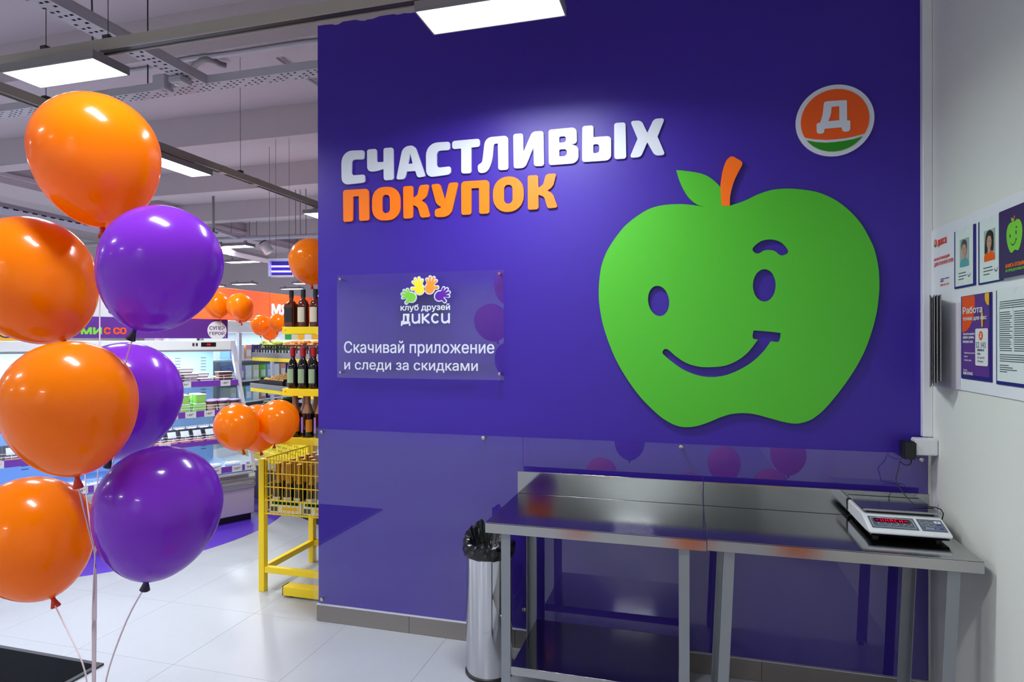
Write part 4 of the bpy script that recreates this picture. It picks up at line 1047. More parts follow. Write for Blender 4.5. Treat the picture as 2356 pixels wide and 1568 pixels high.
# insect lamp
c = at_d(650,616,8.0); t = thing('insect_lamp', 'white insect trap lamp glowing blue beside the hanging orange balloon', 'lamp', c)
T = plane((c.x,c.y,c.z),(_r2.x,_r2.y,0)); 
hw,hh = .16,.115
g = MB().box((-hw,hh-.03,-.06),(hw,hh,.06)).box((-hw,-hh,-.06),(hw,-hh+.015,.06)).box((-hw,-hh,-.061),(-hw+.012,hh,.061)).box((hw-.012,-hh,-.061),(hw,hh,.061)); g.b.transform(T)
obj('housing', g, 'white', t, True)
g = MB().box((-hw+.013,-hh+.016,-.03),(hw-.013,hh-.031,-.02)); g.b.transform(T); obj('back_panel', g, 'navy', t, True)
for k in (-.045,.02): obj('tube', MB().tube([T@Vector((-hw+.02,k,.0)),T@Vector((hw-.02,k,.0))],.012,10), 'uv', t, True, smooth='all')
for k in range(13): 
    u_ = -hw+.03+k*.0225; obj('grid_wire', MB().tube([T@Vector((u_,-hh+.016,.045)),T@Vector((u_,hh-.031,.045))],.0016,4), 'grey', t, True)
wire(t, c.x-.1, c.y, c.z+hh, 4.639); wire(t, c.x+.1, c.y, c.z+hh, 4.639)

# ============================================================ DISPLAY REFRIGERATOR
FA = math.atan2(.872,.49)
FO = (-3.874,4.936,0)
fm = Matrix.Translation(FO) @ Matrix.Rotation(FA,4,'Z')
FR = thing('display_refrigerator', 'long open display refrigerator with purple price rails behind the balloons', 'refrigerator', FO, FA)
FL_ = 2.9; FB = 1.0    # local: x to the right along the front (origin = right end), y into the case
def fobj(name, g, m, **k): return obj(name, g, m, FR, False, **k)
fobj('base', MB().bev((-FL_,.03,.0),(-.02,FB,.06),.004), 'black')
fobj('lower_body', MB().bev((-FL_,.0,.062),(0,FB,.30),.006), 'lilac')
fobj('bumper_body', MB().bev((-FL_,-.03,.302),(0,FB,.45),.012,2), 'fridge')
for z in (.335,.385): fobj('bumper_rail', MB().bev((-FL_,-.045,z),(-.002,-.0305,z+.014),.003), 'chrome')
g = MB(); 
for k in range(46): g.box((-.62+k*.012,-.0325,.405),(-.614+k*.012,-.0302,.438))
fobj('vent_grille', g, 'dark', kind='stuff'); 
fobj('data_plate', MB().box((-.06,-.0325,.405),(.0-.008,-.0302,.436)), 'white')
fobj('inner_back', MB().box((-FL_,.90,.452),(-.05,FB,1.56)), 'fridge_in')
g = MB()
for k in range(12):
    for (z0,z1) in ((1.30,1.52),(1.04,1.26),(.56,.76)):
        n_ = int((z1-z0)/.03)
        for i in range(n_): g.box((-.12-k*.24-.05,.8975,z0+.03*i),(-.12-k*.24+.0,.8995,z0+.03*i+.006))
fobj('back_slots', g, 'dark', kind='stuff')
fobj('inner_floor', MB().box((-FL_,.02,.4505),(-.02,.8995,.462)), 'fridge_in')
fobj('canopy', MB().bev((-FL_,.50,1.567),(-.02,FB,1.657),.005), 'white')
fobj('canopy_lip', MB().box((-FL_,.502,1.552),(-.02,.515,1.5665)), 'grey')
fobj('light_strip', MB().box((-FL_+.02,.53,1.552),(-.06,.56,1.5655)), 'strip')
ld = bpy.data.lights.new('fridge_light','AREA'); ld.shape='RECTANGLE'; ld.size=FL_-.1; ld.size_y=.06; ld.energy=34; ld.color=(.8,.9,1)
lo = bpy.data.objects.new('fridge_light', ld); COL.objects.link(lo); lo.parent = FR; lo.location = (-FL_/2,.57,1.548); lo.rotation_euler = (math.radians(12),0,0)
# glass end with steel edge
prof = [(.50,1.655),(.44,1.45),(.25,1.06),(.06,.60),(.0,.452)]
g = MB(); pts = prof+[(FB,.452),(FB,1.655)]; n = len(pts)
g.add([(-.016,a,b) for a,b in pts]+[(-.010,a,b) for a,b in pts], [tuple(range(n)),tuple(range(n,2*n))[::-1]]+[(i,(i+1)%n,n+(i+1)%n,n+i) for i in range(n)])
bmesh.ops.recalc_face_normals(g.b, faces=g.b.faces[:]); fobj('end_glass', g, 'glass')
g = MB()
for (a,b),(c_,d_) in zip(prof,prof[1:]):
    g.add([(-.02,a-.015,b),(.012,a-.015,b),(.012,a+.03,b),(-.02,a+.03,b),(-.02,c_-.015,d_),(.012,c_-.015,d_),(.012,c_+.03,d_),(-.02,c_+.03,d_)],
          [(0,1,2,3),(7,6,5,4),(0,4,5,1),(1,5,6,2),(2,6,7,3),(3,7,4,0)])
fobj('end_frame', g, 'zinc')
fobj('control_unit', MB().box((-.30,.497,1.600),(-.165,.4995,1.640)), 'black')
obj('digits', text('-26', plane(fm@Vector((0,.4965,0)),(.49,.872,0)), -.255,-.215,1.612,1.630,.0006,.02), 'red_led', FR, True)
for q in (-.36,-.33): fobj('button', MB().box((q-.018,.497,1.606),(q+.0,.4995,1.634)), 'dark')
# wire baskets / rails
for z_,y_ in ((1.244,.38),(.979,.28),(.734,.18)):  # glowing strips and area lights added to brighten the lower shelves
    fobj('added_shelf_glow', MB().box((-FL_+.05,y_,z_-.006),(-.08,y_+.02,z_)), 'strip')
    ld = bpy.data.lights.new('shelf_fill_light','AREA'); ld.shape='RECTANGLE'; ld.size=FL_-.2; ld.size_y=.03; ld.energy=9; ld.color=(.8,.9,1)
    lo = bpy.data.objects.new('shelf_fill_light', ld); COL.objects.link(lo); lo.parent = FR; lo.location = (-FL_/2,y_+.01,z_-.009); lo.rotation_euler = (math.radians(15),0,0)
shelves = [(1.255,.30,'1'),(.99,.20,'2'),(.745,.10,'3'),(.492,.0,'4')]
tags_ = {0:[(-.15,'189'),(-.50,'194'),(-1.25,'194'),(-1.9,'189')], 1:[(-.06,'159'),(-.19,'169'),(-.33,'144'),(-.49,'144'),(-.64,'158'),(-1.9,'149')],
         2:[(-.17,'159'),(-.73,'174'),(-1.3,'169'),(-1.85,'169')], 3:[(-.045,'94'),(-.16,'169'),(-.345,'89'),(-.55,'89'),(-1.22,'165'),(-1.35,'94')]}
for si,(z,y,_) in enumerate(shelves):
    if si < 3: fobj('shelf_plate', MB().bev((-FL_+.01,y+.012,z-.01),(-.055,.8965,z+.004),.002), 'white')
    fobj('price_rail', MB().bev((-FL_+.01,y-.002,z-.025),(-.03-.002*si,y+.010,z+.030),.002), 'violet')
    g = MB()
    for zz in (.05,.075): g.tube([(-FL_+.02,y+.012,z+zz),(-.06,y+.012,z+zz)],.0022,5)
    for k in range(28): g.tube([(-.06-k*.1,y+.012,z+.031),(-.06-k*.1,y+.012,z+.076)],.0018,5)
    fobj('wire_fence', g, 'white')
    for (tx,s_) in tags_[si]:
        fobj('price_tag', MB().box((tx-.045,y-.005,z-.026),(tx+.045,y-.0025,z+.028)), 'white')
        pm = plane(fm@Vector((tx,y-.0055,0)),(.49,.872,0))
        obj('price_digits', text(s_, pm, -.028,.012,z-.008,z+.012,.0006,.0), 'ink', FR, True)
        obj('price_digits', text('90', pm, .015,.026,z+.002,z+.012,.0006,.0), 'ink', FR, True)
# sign above
fobj('sign_post', MB().box((-.3,.60,1.658),(-.28,.62,1.68)).box((-1.6,.60,1.658),(-1.58,.62,1.68)), 'grey')
fobj('purple_sign', MB().bev((-1.62,.56,1.679),(-.03,.585,1.866),.002), 'purple')
pm = plane(fm@Vector((0,.5595,0)),(.49,.872,0))
def fr_s(px, py, off=.56):
    r = ray(px,py); o = Vector((FO[0],FO[1]))+Vector((-.872,.49))*off
    # x on the front line
    A = np.array([[r.x,-.49],[r.y,-.872]]); t_,s_ = np.linalg.solve(A, np.array(o)); return s_, HC+r.z*t_
a = fr_s(477,740); b = fr_s(521,779)
fobj_ = obj('round_patch', plate([circ((a[0]+b[0])/2,(a[1]+b[1])/2,(b[0]-a[0])/2,n=40)], .001, pm, .0004), 'white', FR, True)
for s_,y0,y1,x0,x1 in (('СУПЕР',750,758.5,482,516.5),('ГЕРОЙ',761,770,482,516.5)):
    a = fr_s(x0,y0); b = fr_s(x1,y1); obj('lettering', text(s_, pm, a[0],b[0],b[1],a[1],.0006,.02,.0015), 'purple_text', FR, True)
a = fr_s(187,753); b = fr_s(233,768); obj('lettering', text('МИ', pm, a[0],b[0],b[1],a[1],.0006,.05,.0006), 'hand_green', FR, True)
a = fr_s(240,753); b = fr_s(290,768); obj('lettering', text('С СО', pm, a[0],b[0],b[1],a[1],.0006,.05,.0006), 'orange_wall', FR, True)
a = fr_s(-40,754); b = fr_s(62,786)
fobj('yellow_sign', MB().bev((a[0],.56,1.658),(b[0],.58,a[1]),.002), 'yellow_poster')
def smile(u,v,s_):
    L = [(u+s_*math.cos(q),v+s_*.75*math.sin(q)) for q in [math.radians(200+14*i) for i in range(11)]]
    L2 = [(u+s_*.86*math.cos(q),v+s_*.55*math.sin(q)) for q in [math.radians(200+14*i) for i in range(11)]][::-1]
    return L+L2
a = fr_s(15,772); obj('smile_print', plate([smile(a[0],a[1]+.02,.05)], .0006, pm, .0006), 'navy', FR, True)
# white smiling panel behind
t = thing('smiling_panel', 'white panel with a smiling face over the purple fridge sign', 'sign', fm@Vector((-1.2,.75,1.66)))
a = fr_s(190,672,.75); b = fr_s(300,731,.75)
obj('panel', plate([rect(a[0],b[1],b[0],a[1],.03)], .02, plane(fm@Vector((0,.77,0)),(.49,.872,0))), 'white', t, True)
obj('orange_foot', plate([rect(a[0]-.3,1.70,b[0]+.1,b[1]-.001)], .02, plane(fm@Vector((0,.77,0)),(.49,.872,0))), 'orange_wall', t, True)
pm = plane(fm@Vector((0,.7495,0)),(.49,.872,0))
e_ = fr_s(247,703,.75); obj('eye', plate([circ(e_[0],e_[1],.015,.024)], .001, pm), 'navy', t, True)
e_ = fr_s(262,712,.75); obj('smile', plate([smile(e_[0]+.02,e_[1],.07)], .001, pm), 'navy', t, True)

def place_f(o, x, y, z, rz=0.):
    p = fm @ Vector((x,y,z)); o.location = p; o.rotation_euler = (0,0,FA+rz); return o
def row(proto, spots, label, group, first_used=[None]):
    xs_ = sorted({round(q[0],2) for q in spots}, reverse=True)
    for i,(x,y,z,rz) in enumerate(spots):
        o = proto if i == 0 else dup(proto)
        n_ = xs_.index(round(x,2)); same = sorted(q[2] for q in spots if round(q[0],2) == round(x,2) and abs(q[1]-y) < .02)
        lv = ('' if len(same) < 2 else ', %s of its stack' % ('bottom' if z <= same[0]+.001 else ('top' if z >= same[-1]-.001 else 'middle')))
        ys_ = sorted({round(q[1],1) for q in spots}); rw = '' if len(ys_) < 2 else (', front' if round(y,1) == ys_[0] else ', rear')
        o['label'] = '%s, %s from right end%s%s' % (label, NTH[min(n_,len(NTH)-1)], rw, lv); o['group'] = group
        place_f(o,x,y,z,rz)
NTH = ['first','second','third','fourth','fifth','sixth','seventh','eighth','ninth','tenth','eleventh','twelfth','thirteenth','fourteenth','fifteenth','sixteenth','seventeenth','eighteenth','nineteenth','twentieth']
def tub(name, label, cat, w_, d_, h_, body, lid, band=None):
    t = thing(name, label, cat)
    g = MB(); a,b = w_/2,d_/2
    g.add([(-a*.85,-b*.85,0),(a*.85,-b*.85,0),(a*.85,b*.85,0),(-a*.85,b*.85,0),(-a,-b,h_*.88),(a,-b,h_*.88),(a,b,h_*.88),(-a,b,h_*.88)],[(3,2,1,0),(4,5,6,7),(0,1,5,4),(1,2,6,5),(2,3,7,6),(3,0,4,7)])
    obj('container', g, body, t)
    obj('lid', MB().bev((-a*1.04,-b*1.04,h_*.885),(a*1.04,b*1.04,h_),.003), lid, t)
    if band:
        g = MB(); k = .93
        g.add([(-a*.8,-b*.9-.002,h_*.25),(a*.8,-b*.9-.002,h_*.25),(a*.86,-b*.97-.002,h_*.7),(-a*.86,-b*.97-.002,h_*.7),(-a*.8,-b*.9+.004,h_*.25),(a*.8,-b*.9+.004,h_*.25),(a*.86,-b*.97+.004,h_*.7),(-a*.86,-b*.97+.004,h_*.7)],[(0,1,2,3),(7,6,5,4),(0,4,5,1),(1,5,6,2),(2,6,7,3),(3,7,4,0)])
        obj('print_band', g, band, t)
    return t
z1 = 1.26
p = tub('dairy_tub','white dairy tub','tub',.13,.11,.045,'dairy_brown','dairy','dairy')
sp = []
for (x,nst) in ((-.30,2),(-.44,3),(-.58,3),(-.72,3),(-.86,2),(-1.0,2),(-1.75,2),(-1.9,3),(-2.05,2)):
    for yy in (.40,.53):
        for k in range(nst if yy > .45 else max(1,nst-1)): sp.append((x,yy,z1+.0465*k,R_.uniform(-.05,.05)))
row(p, sp, 'white tub on top fridge shelf', 'tubs on the top fridge shelf')
p = tub('brown_tub','brown tub','tub',.13,.11,.05,'brown','brown2','brown')
row(p, [(-.13,.40,z1,0),(-.13,.53,z1,0),(-.13,.40,z1+.051,0)], 'brown flat tub on top fridge shelf', 'brown tubs on the top fridge shelf')
z2 = .995
p = tub('lime_box','green box','box',.085,.085,.085,'lime','dairy','lime')
row(p, [(-.38,.30,z2,0),(-.38,.30,z2+.086,.05),(-.52,.30,z2,0),(-.52,.30,z2+.086,-.05),(-.38,.41,z2,0),(-.38,.41,z2+.086,0),(-.52,.41,z2,0),(-.52,.41,z2+.086,0)], 'lime green box on second fridge shelf', 'green boxes on the second fridge shelf')
t = thing('soup_pot','pot','pot'); obj('pot', MB().lathe([(.038,0),(.048,.09),(.049,.094)],20), 'brown', t, smooth=True); obj('lid', MB().lathe([(.051,.0945),(.052,.104),(.046,.106)],20), 'label_purple', t, smooth=True)
obj('label_band', MB().lathe([(.0415,.02),(.0475,.075)],20,a0=-2.6,a1=-.5,cap=False), 'brown2', t, smooth=True)
row(t, [(-.07,.30,z2,0),(-.18,.30,z2,0),(-.285,.30,z2,0),(-.12,.42,z2,0),(-.23,.42,z2,0),(-.65,.30,z2,0),(-.76,.32,z2,0),(-1.8,.3,z2,0),(-1.92,.3,z2,0)], 'brown soup pot on second fridge shelf', 'soup pots on the second fridge shelf')
t = thing('round_dish','dish','dish'); g = MB().lathe([(.055,0),(.06,.012),(.05,.02),(.02,.024)],24); g.b.transform(Matrix.Rotation(math.radians(80),4,'X')); obj('dish', g, 'brown', t, smooth=True)
row(t, [(-.36,.62,z2+.10,0),(-.52,.62,z2+.10,0)], 'brown round dish behind green boxes', 'round dishes on the second fridge shelf')
z3 = .75
t = thing('sandwich_pack','pack','pack')
g = prism([(-.02,0),(.05,0),(.075,.115),(.055,.115)],-.05,.05); bmesh.ops.recalc_face_normals(g.b, faces=g.b.faces[:]); obj('pack', g, 'sand_blue', t)
def on_slope(za,zb,xa,xb,off=.0012):
    f = lambda z: -.02+.075*z/.115-off
    return MB().add([(xa,f(za),za),(xb,f(za),za),(xb,f(zb),zb),(xa,f(zb),zb),(xa,f(za)+.001,za),(xb,f(za)+.001,za),(xb,f(zb)+.001,zb),(xa,f(zb)+.001,zb)],[(0,1,2,3),(7,6,5,4),(0,4,5,1),(1,5,6,2),(2,6,7,3),(3,7,4,0)])
obj('window', on_slope(.05,.1,-.034,.034), 'plastic_bag', t); obj('orange_stripe', on_slope(.016,.022,-.045,.045), 'label_orange', t)
me = text('СЭНДВИЧ', plane((0,0,0),(1,0,0)), -.043,.043,0,.014,.0006,.05); me.transform(Matrix.Translation((0,-.0045,.028)) @ Matrix.Rotation(math.radians(-33),4,'X')); obj('lettering', me, 'white', t)
row(t, [(-.12-.105*k,.17,z3,R_.uniform(-.04,.04)) for k in range(11)]+[(-.12-.105*k,.30,z3+.01,0) for k in range(8)]+[(-1.75-.105*k,.17,z3,0) for k in range(4)], 'dark sandwich pack, third fridge shelf', 'sandwich packs on the third fridge shelf')
t = thing('snack_tray','tray','tray'); obj('tray', MB().bev((-.05,-.03,0),(.05,.03,.02),.004), 'dairy', t); obj('filling', MB().bev((-.045,-.0325,.006),(.045,.028,.026),.006), 'salmon', t)
row(t, [(-.13-.108*k,.13,z3,0) for k in range(10)], 'pink-filled tray before sandwich packs', 'pink trays on the third fridge shelf')
t = thing('wrapped_packet','packet','packet'); g = MB().bev((-.07,-.05,0),(.07,.05,.025),.01,2); obj('packet', g, 'plastic_bag', t, smooth=True); obj('label_patch', MB().box((-.03,-.02,.0255),(.03,.02,.0268)), 'cream', t)
sp = []
for k in range(17):
    for j in range(2):
        for q in range(R_.choice((1,2,2))): sp.append((-.12-.155*k+R_.uniform(-.02,.02), .10+.13*j+R_.uniform(-.01,.01), .463+.026*q, R_.uniform(-.3,.3)))
row(t, sp, 'white wrapped packet in fridge bottom', 'packets in the bottom of the fridge')

# ============================================================ GLASS DOOR FREEZERS along the partition
XF = -6.35
t = thing('glass_door_freezer', 'row of white glass-door freezers under the orange partition', 'freezer', (XF,9,0))
y0f, y1f = 7.0, 13.0
obj('body', MB().box((XF-.62,y0f,.0),(XF-.58,y1f,1.95)).box((XF-.579,y0f,0),(XF-.02,y1f,.12)).box((XF-.579,y0f,1.80),(XF-.02,y1f,1.95)), 'white', t, True)
obj('header', MB().bev((XF-.019,y0f,1.78),(XF+.02,y1f,1.95),.004), 'white', t, True)
obj('ceiling_strip', MB().box((XF-.3,y0f+.05,1.785),(XF-.25,y1f-.05,1.799)), 'strip', t, True)
ld = bpy.data.lights.new('freezer_light','AREA'); ld.shape='RECTANGLE'; ld.size=.1; ld.size_y=5.8; ld.energy=42; ld.color=(.85,.95,1)
lo = bpy.data.objects.new('freezer_light', ld); COL.objects.link(lo); lo.parent = t; lo.location = (-.15,1.0,1.78)
for k in range(9):
    yy = y0f+k*.75
    obj('door_frame', MB().bev((XF-.01,yy-.03,.12),(XF+.03,yy+.03,1.779),.004), 'fridge', t, True)
    if k < 8: obj('glass_door', MB().box((XF+.0,yy+.031,.14),(XF+.01,yy+.719,1.77)), 'glass', t, True)
for z in (.4,.72,1.04,1.36): obj('shelf', MB().box((XF-.55,y0f,z),(XF-.1,y1f,z+.02)), 'white', t, True)
CN = ['white','lilac','green','salmon','pale blue','sky blue','navy','cream']
cols = ['dairy','label_purple','hand_green','salmon','plastic_bag','fridge_in','navy','cream']
for ci,cn in enumerate(cols):
    sp = []
    for z in (.42,.74,1.06,1.38):
        for k in range(4,20):
            if (k*3+int(z*10)*5) % len(cols) == ci: sp.append((XF-.22, y0f+.12+k*.17, z+.001))
    pr = None
    for (x,y,z) in sp:
        lb = '%s carton behind the freezer glass, %s shelf, %s along' % (CN[ci], {4:'lowest',7:'second lowest',10:'second highest',13:'top'}[int(z*10)], NTH[int((y-y0f-.1)/.17)-4])
        if pr is None:
            pr = thing('frozen_carton', lb, 'carton', (x,y,z), 0, 'cartons in the glass-door freezers')
            obj('carton', MB().bev((-.1,-.07,0),(.08,.07,.22),.004), cn, pr); obj('label_patch', MB().box((.0805,-.05,.04),(.082,.05,.14)), 'white', pr)
        else: dup(pr, (x,y,z), None, lb)

# ============================================================ PRODUCE RACK
PA_ = math.atan2(-.49,.872); c0 = at_z(578,806,1.545)
depth = 6.8; c0 = at_d(582,806,depth)
PR = thing('produce_rack', 'yellow produce rack with sloping shelves of fruit behind the refrigerator end', 'shelf', (c0.x,c0.y,0), PA_)
pmx = Matrix.Translation((c0.x,c0.y,0)) @ Matrix.Rotation(PA_,4,'Z')
PW_ = 1.7
for x in (.62,1.25):
    obj('upright', MB().bev((x,.62,0),(x+.07,.70,1.75),.004), 'yellow', PR)
obj('back_panel', MB().box((.0,.701,.40),(PW_,.72,.85)), 'yellow', PR)
shz = [(1.50,.0,.55),(1.17,-.02,.55),(.84,-.08,.65)]
for (z,y,d_) in shz:
    obj('shelf', MB().bev((0,y,z-.0),(PW_,y+d_,z+.012),.002), 'grey', PR)
    obj('price_rail', MB().bev((0,y-.012,z-.02),(PW_,y-.001,z+.03),.002), 'grey', PR)
    obj('shelf_edge', MB().bev((0,y-.01,z-.06),(PW_,y+.02,z-.021),.002), 'yellow', PR)
    for x in (.63,1.26): obj('brace', MB().tube([(x+.035,.62,z-.25),(x+.035,y+.15,z-.01)],.014,4), 'yellow', PR)
g = perforated(plane((0,-.15,.56),(1,0,0)), PW_, .26, (.034,[0,.09,.16,.25,.32,.41,.48,.57,.64,.73,.80,.89,.96,1.]), None)
obj('perforated_front', g, 'yellow2', PR); obj('perforated_backing', MB().box((0,-.146,.56),(PW_,-.142,.82)), 'dark', PR)
obj('plinth', MB().bev((0,-.16,.45),(PW_,-.10,.558),.004), 'yellow2', PR); obj('base', MB().box((.02,-.08,0),(PW_,.6,.35)), 'black', PR)
def crate(x, y, z, w_, d_, h_, mm, label, solid=False, tilt=0):
    p = pmx@Vector((x,y,z)); t = thing('produce_crate', label, 'crate', p, PA_)
    g = MB().box((0,0,0),(w_,d_,.008))
    if solid:
        g.box((0,0,.0081),(w_,.012,h_)).box((0,d_-.012,.0081),(w_,d_,h_*1.6)).box((0,.0121,.0081),(.012,d_-.0121,h_*1.3)).box((w_-.012,.0121,.0081),(w_,d_-.0121,h_*1.3))
    else:
        for zz in (h_-.015,h_*.45): g.box((0,0,zz),(w_,.01,zz+.015)).box((0,d_-.01,zz),(w_,d_,zz+.015)).box((0,.0101,zz),(.01,d_-.0101,zz+.015)).box((w_-.01,.0101,zz),(w_,d_-.0101,zz+.015))
        for k in range(9):
            xx = w_*k/8-.006; xx = min(max(xx,0),w_-.012); g.box((xx,.0005,.0081),(xx+.012,.0095,h_-.0152))
    obj('crate', g, mm, t)
    return t
crate(-.02,.02,1.513,.56,.36,.10,'crate_black','black slatted crate of pale greens on the top rack shelf, left')
crate(.56,.02,1.513,.56,.36,.10,'crate_black','black slatted crate of carrots on the top rack shelf, middle')
crate(1.13,.02,1.513,.54,.36,.10,'crate_black','black slatted crate of greens on the top rack shelf, right')
def scatter(name, label, cat, group, mesh_fn, mm, spots):
    pr = None
    for (x,y,z,rz,rx) in spots:
        p = pmx@Vector((x,y,z))
        if pr is None:
            pr = tag(obj(name, mesh_fn(), mm, None, smooth='all'), label, cat, group); o = pr
        else: o = pr.copy(); COL.objects.link(o)
        o.location = p; o.rotation_euler = (rx,0,PA_+rz)
carr = lambda: MB().lathe([(.004,-.085),(.012,-.05),(.019,.03),(.021,.07),(.012,.083)],10)
def rotmesh(f,ax):
    def r():
        g = f(); g.b.transform(Matrix.Rotation(math.pi/2,4,ax)); return g
    return r
sp = [(.62+R_.uniform(0,.46), .05+R_.uniform(0,.3), 1.60+R_.uniform(-.02,.045), R_.uniform(-.6,.6),0) for _ in range(42)]
scatter('carrot','orange carrot heaped in the middle crate of the top rack shelf','carrot','carrots on the top rack shelf', rotmesh(carr,'Y'),'carrot',sp)
for x_o,sd in ((.05,'left'),(1.2,'right')):
    sp = [(x_o+R_.uniform(0,.42), .05+R_.uniform(0,.3), 1.60+R_.uniform(-.02,.04), R_.uniform(-.8,.8),0) for _ in range(24)]
    scatter('green_pepper','pale green vegetable heaped in the %s crate of the top rack shelf' % sd,'vegetable','green vegetables in the %s top crate' % sd, lambda: MB().ell((0,0,0),(.05,.032,.03),12,8),'lettuce',sp)
crate(.12,.02,1.183,.56,.36,.06,'crate_black','black carton of peaches on the middle rack shelf',True)
crate(.75,.02,1.183,.50,.36,.06,'crate_black','black carton of peaches on the middle rack shelf next to bottles',True)
obj_c = thing('round_carton', 'dark brown round cut-out carton lid behind the peaches', 'carton', pmx@Vector((.36,.30,1.23)), PA_)
obj('lid', MB().tube([(0,0,.10),(0,.012,.10)],.09,20), 'cardboard', obj_c)
sp = []
for i in range(7):
    for j in range(4): sp.append((.19+.072*i+(j%2)*.02, .07+.068*j, 1.228+.014*j, R_.uniform(0,3),R_.uniform(0,3)))
PF_ = lambda: MB().ell((0,0,0),(.036,.036,.034),12,8)
scatter('peach','peach in the left black carton on the middle rack shelf','peach','peaches in the left carton', PF_,'peach',sp)
sp = []
for i in range(6):
    for j in range(4): sp.append((.80+.072*i+(j%2)*.02, .07+.068*j, 1.228+.014*j, R_.uniform(0,3),R_.uniform(0,3)))
scatter('peach','peach in the right black carton on the middle rack shelf','peach','peaches in the right carton', PF_,'peach',sp)
crate(-.02,-.06,.853,.42,.5,.07,'crate_blue','blue carton of cucumbers on the lower rack shelf',True)
crate(.45,-.06,.853,.62,.5,.07,'crate_blue','dark printed carton of mandarins on the lower rack shelf',True)
cuc = lambda: MB().lathe([(.006,-.09),(.017,-.075),(.021,0),(.018,.07),(.006,.088)],10)
sp = [(.05+R_.uniform(0,.28), .0+.033*k+R_.uniform(-.01,.01), .90+.012*(k%5)+.008*k, R_.uniform(-.5,.2)+.6,0) for k in range(14)]
scatter('cucumber','dark green cucumber in the blue carton on the lower rack shelf','cucumber','cucumbers on the lower rack shelf', rotmesh(cuc,'Y'),'cucumber',sp)
sp = [(.50+R_.uniform(0,.5), .0+R_.uniform(0,.36), .895+R_.uniform(0,.03), R_.uniform(0,3),0) for k in range(34)]
scatter('mandarin','orange mandarin in the dark carton on the lower rack shelf','mandarin','mandarins on the lower rack shelf', lambda: MB().ell((0,0,0),(.03,.03,.026),12,8),'mandarin',sp)

# ============================================================ BOTTLE SHELVES AND BASKET
GX0, GX1, GY0, GY1 = -2.515, -1.5, 3.47, 3.86
GS = thing('bottle_shelving', 'yellow end shelving with liquor bottles at the edge of the blue wall', 'shelf', (-2.0,3.66,0))
for z in (1.033,1.346,1.742):
    obj('shelf', MB().bev((GX0,GY0,z-.006),(GX1,GY1,z),.0015), 'yellow2', GS, True)
    obj('shelf_edge', MB().bev((GX0+.006,GY0-.004,z-.046),(GX1,GY0-.0002,z-.0005),.0012), 'yellow2', GS, True)
    obj('side_bracket', MB().bev((GX0-.004,GY0+.02,z-.046),(GX0-.0005,GY1,z-.0065),.001), 'yellow', GS, True)
    obj('screw', MB().tube([(GX0+.03,GY0-.0065,z-.02),(GX0+.03,GY0-.0045,z-.02)],.003,8), 'dark', GS, True)
obj('back_panel', MB().box((GX0+.02+.25,GY1+.001,1.0),(GX1,GY1+.02,2.0)), 'yellow', GS, True)
for x in (-2.2,-1.6): obj('upright', MB().bev((x,GY1+.021,0),(x+.06,GY1+.10,2.05),.003), 'yellow', GS, True)
obj('foot_beam', MB().bev((GX0+.003,GY0-.0,.012),(-1.5,GY0+.075,.072),.003), 'yellow', GS, True)
obj('end_cap', MB().bev((GX0-.004,GY0+.003,.010),(GX0+.0025,GY0+.072,.0725),.002), 'black', GS, True)
obj('foot_pad', MB().tube([(GX0+.05,GY0+.035,0),(GX0+.05,GY0+.035,.0119)],.02,12), 'black', GS, True)
for k,(mm,w_) in enumerate([('white',.035),('green_tag',.05),('cream',.045),('yellow_poster',.05),('white',.05),('yellow_poster',.05),('white',.05),('green_tag',.05)]):
    x = GX0+.0+.0+sum([.035,.05,.045,.05,.05,.05,.05,.05][:k])-.01
    obj('shelf_tag', MB().box((x,GY0-.002,1.742-.082),(x+w_-.002,GY0-.0005,1.742-.048)), mm, GS, True)
def bottle(name, prof, glass, parts, label, cat='bottle', square=False, n=20):
    t = thing(name, label, cat)
    if square:
        g = MB().bev((-.036,-.036,0),(.036,.036,.15),.008,2); g2 = MB().lathe(prof, 16)
        me_ = bpy.data.meshes.new('x'); g2.b.to_mesh(me_); g2.b.free(); g.b.from_mesh(me_); bpy.data.meshes.remove(me_)
    else: g = MB().lathe(prof, n)
    obj('glass', g, glass, t, smooth=True)
    for (nm,pf,mm,a0,a1) in parts:
        if pf == 'sq': obj(nm, MB().box((-.026,-.0378,.03),(.026,-.0365,.125)), mm, t)
        else: obj(nm, MB().lathe(pf, n, a0=a0, a1=a1, cap=(a0 is None or a1-a0 > 6.2)), mm, t, smooth=True)
    return t
F2 = 2*math.pi
ga = bottle('whisky_bottle',[(.035,.145),(.026,.162),(.013,.17),(.013,.215)],'amber',[('label','sq','label_black',0,F2),('cap',[(.0145,.19),(.0145,.235),(.012,.237)],'label_black',0,F2)],'square amber bottle with black label, leftmost on the top bottle shelf',square=True)
ga.location = (-2.475,3.515,1.743)
gb = bottle('whisky_bottle',[(.035,.0),(.036,.01),(.036,.14),(.028,.165),(.0135,.178),(.0135,.225)],'amber',[('label',[(.0368,.03),(.0368,.125)],'cream',-2.3,-.8),('cap',[(.015,.19),(.015,.24),(.012,.242)],'label_black',0,F2)],'round amber bottle with cream label on the top bottle shelf')
gb.location = (-2.39,3.52,1.743)
for p_ in [(-2.30,3.52,1.743)]: dup(gb, p_, None, 'round amber bottle with cream label, second from the square bottle')
gc = bottle('liquor_bottle',[(.034,0),(.036,.01),(.036,.17),(.03,.2),(.0145,.225),(.0145,.27)],'green_glass',[('label',[(.0368,.05),(.0368,.14)],'cream',-2.3,-.8),('cap',[(.0155,.25),(.016,.30),(.013,.302)],'red_cap',0,F2)],'tall green bottle with red cap on the top bottle shelf')
gc.location = (-2.33,3.62,1.743); gc['group'] = 'green bottles on the top shelf'
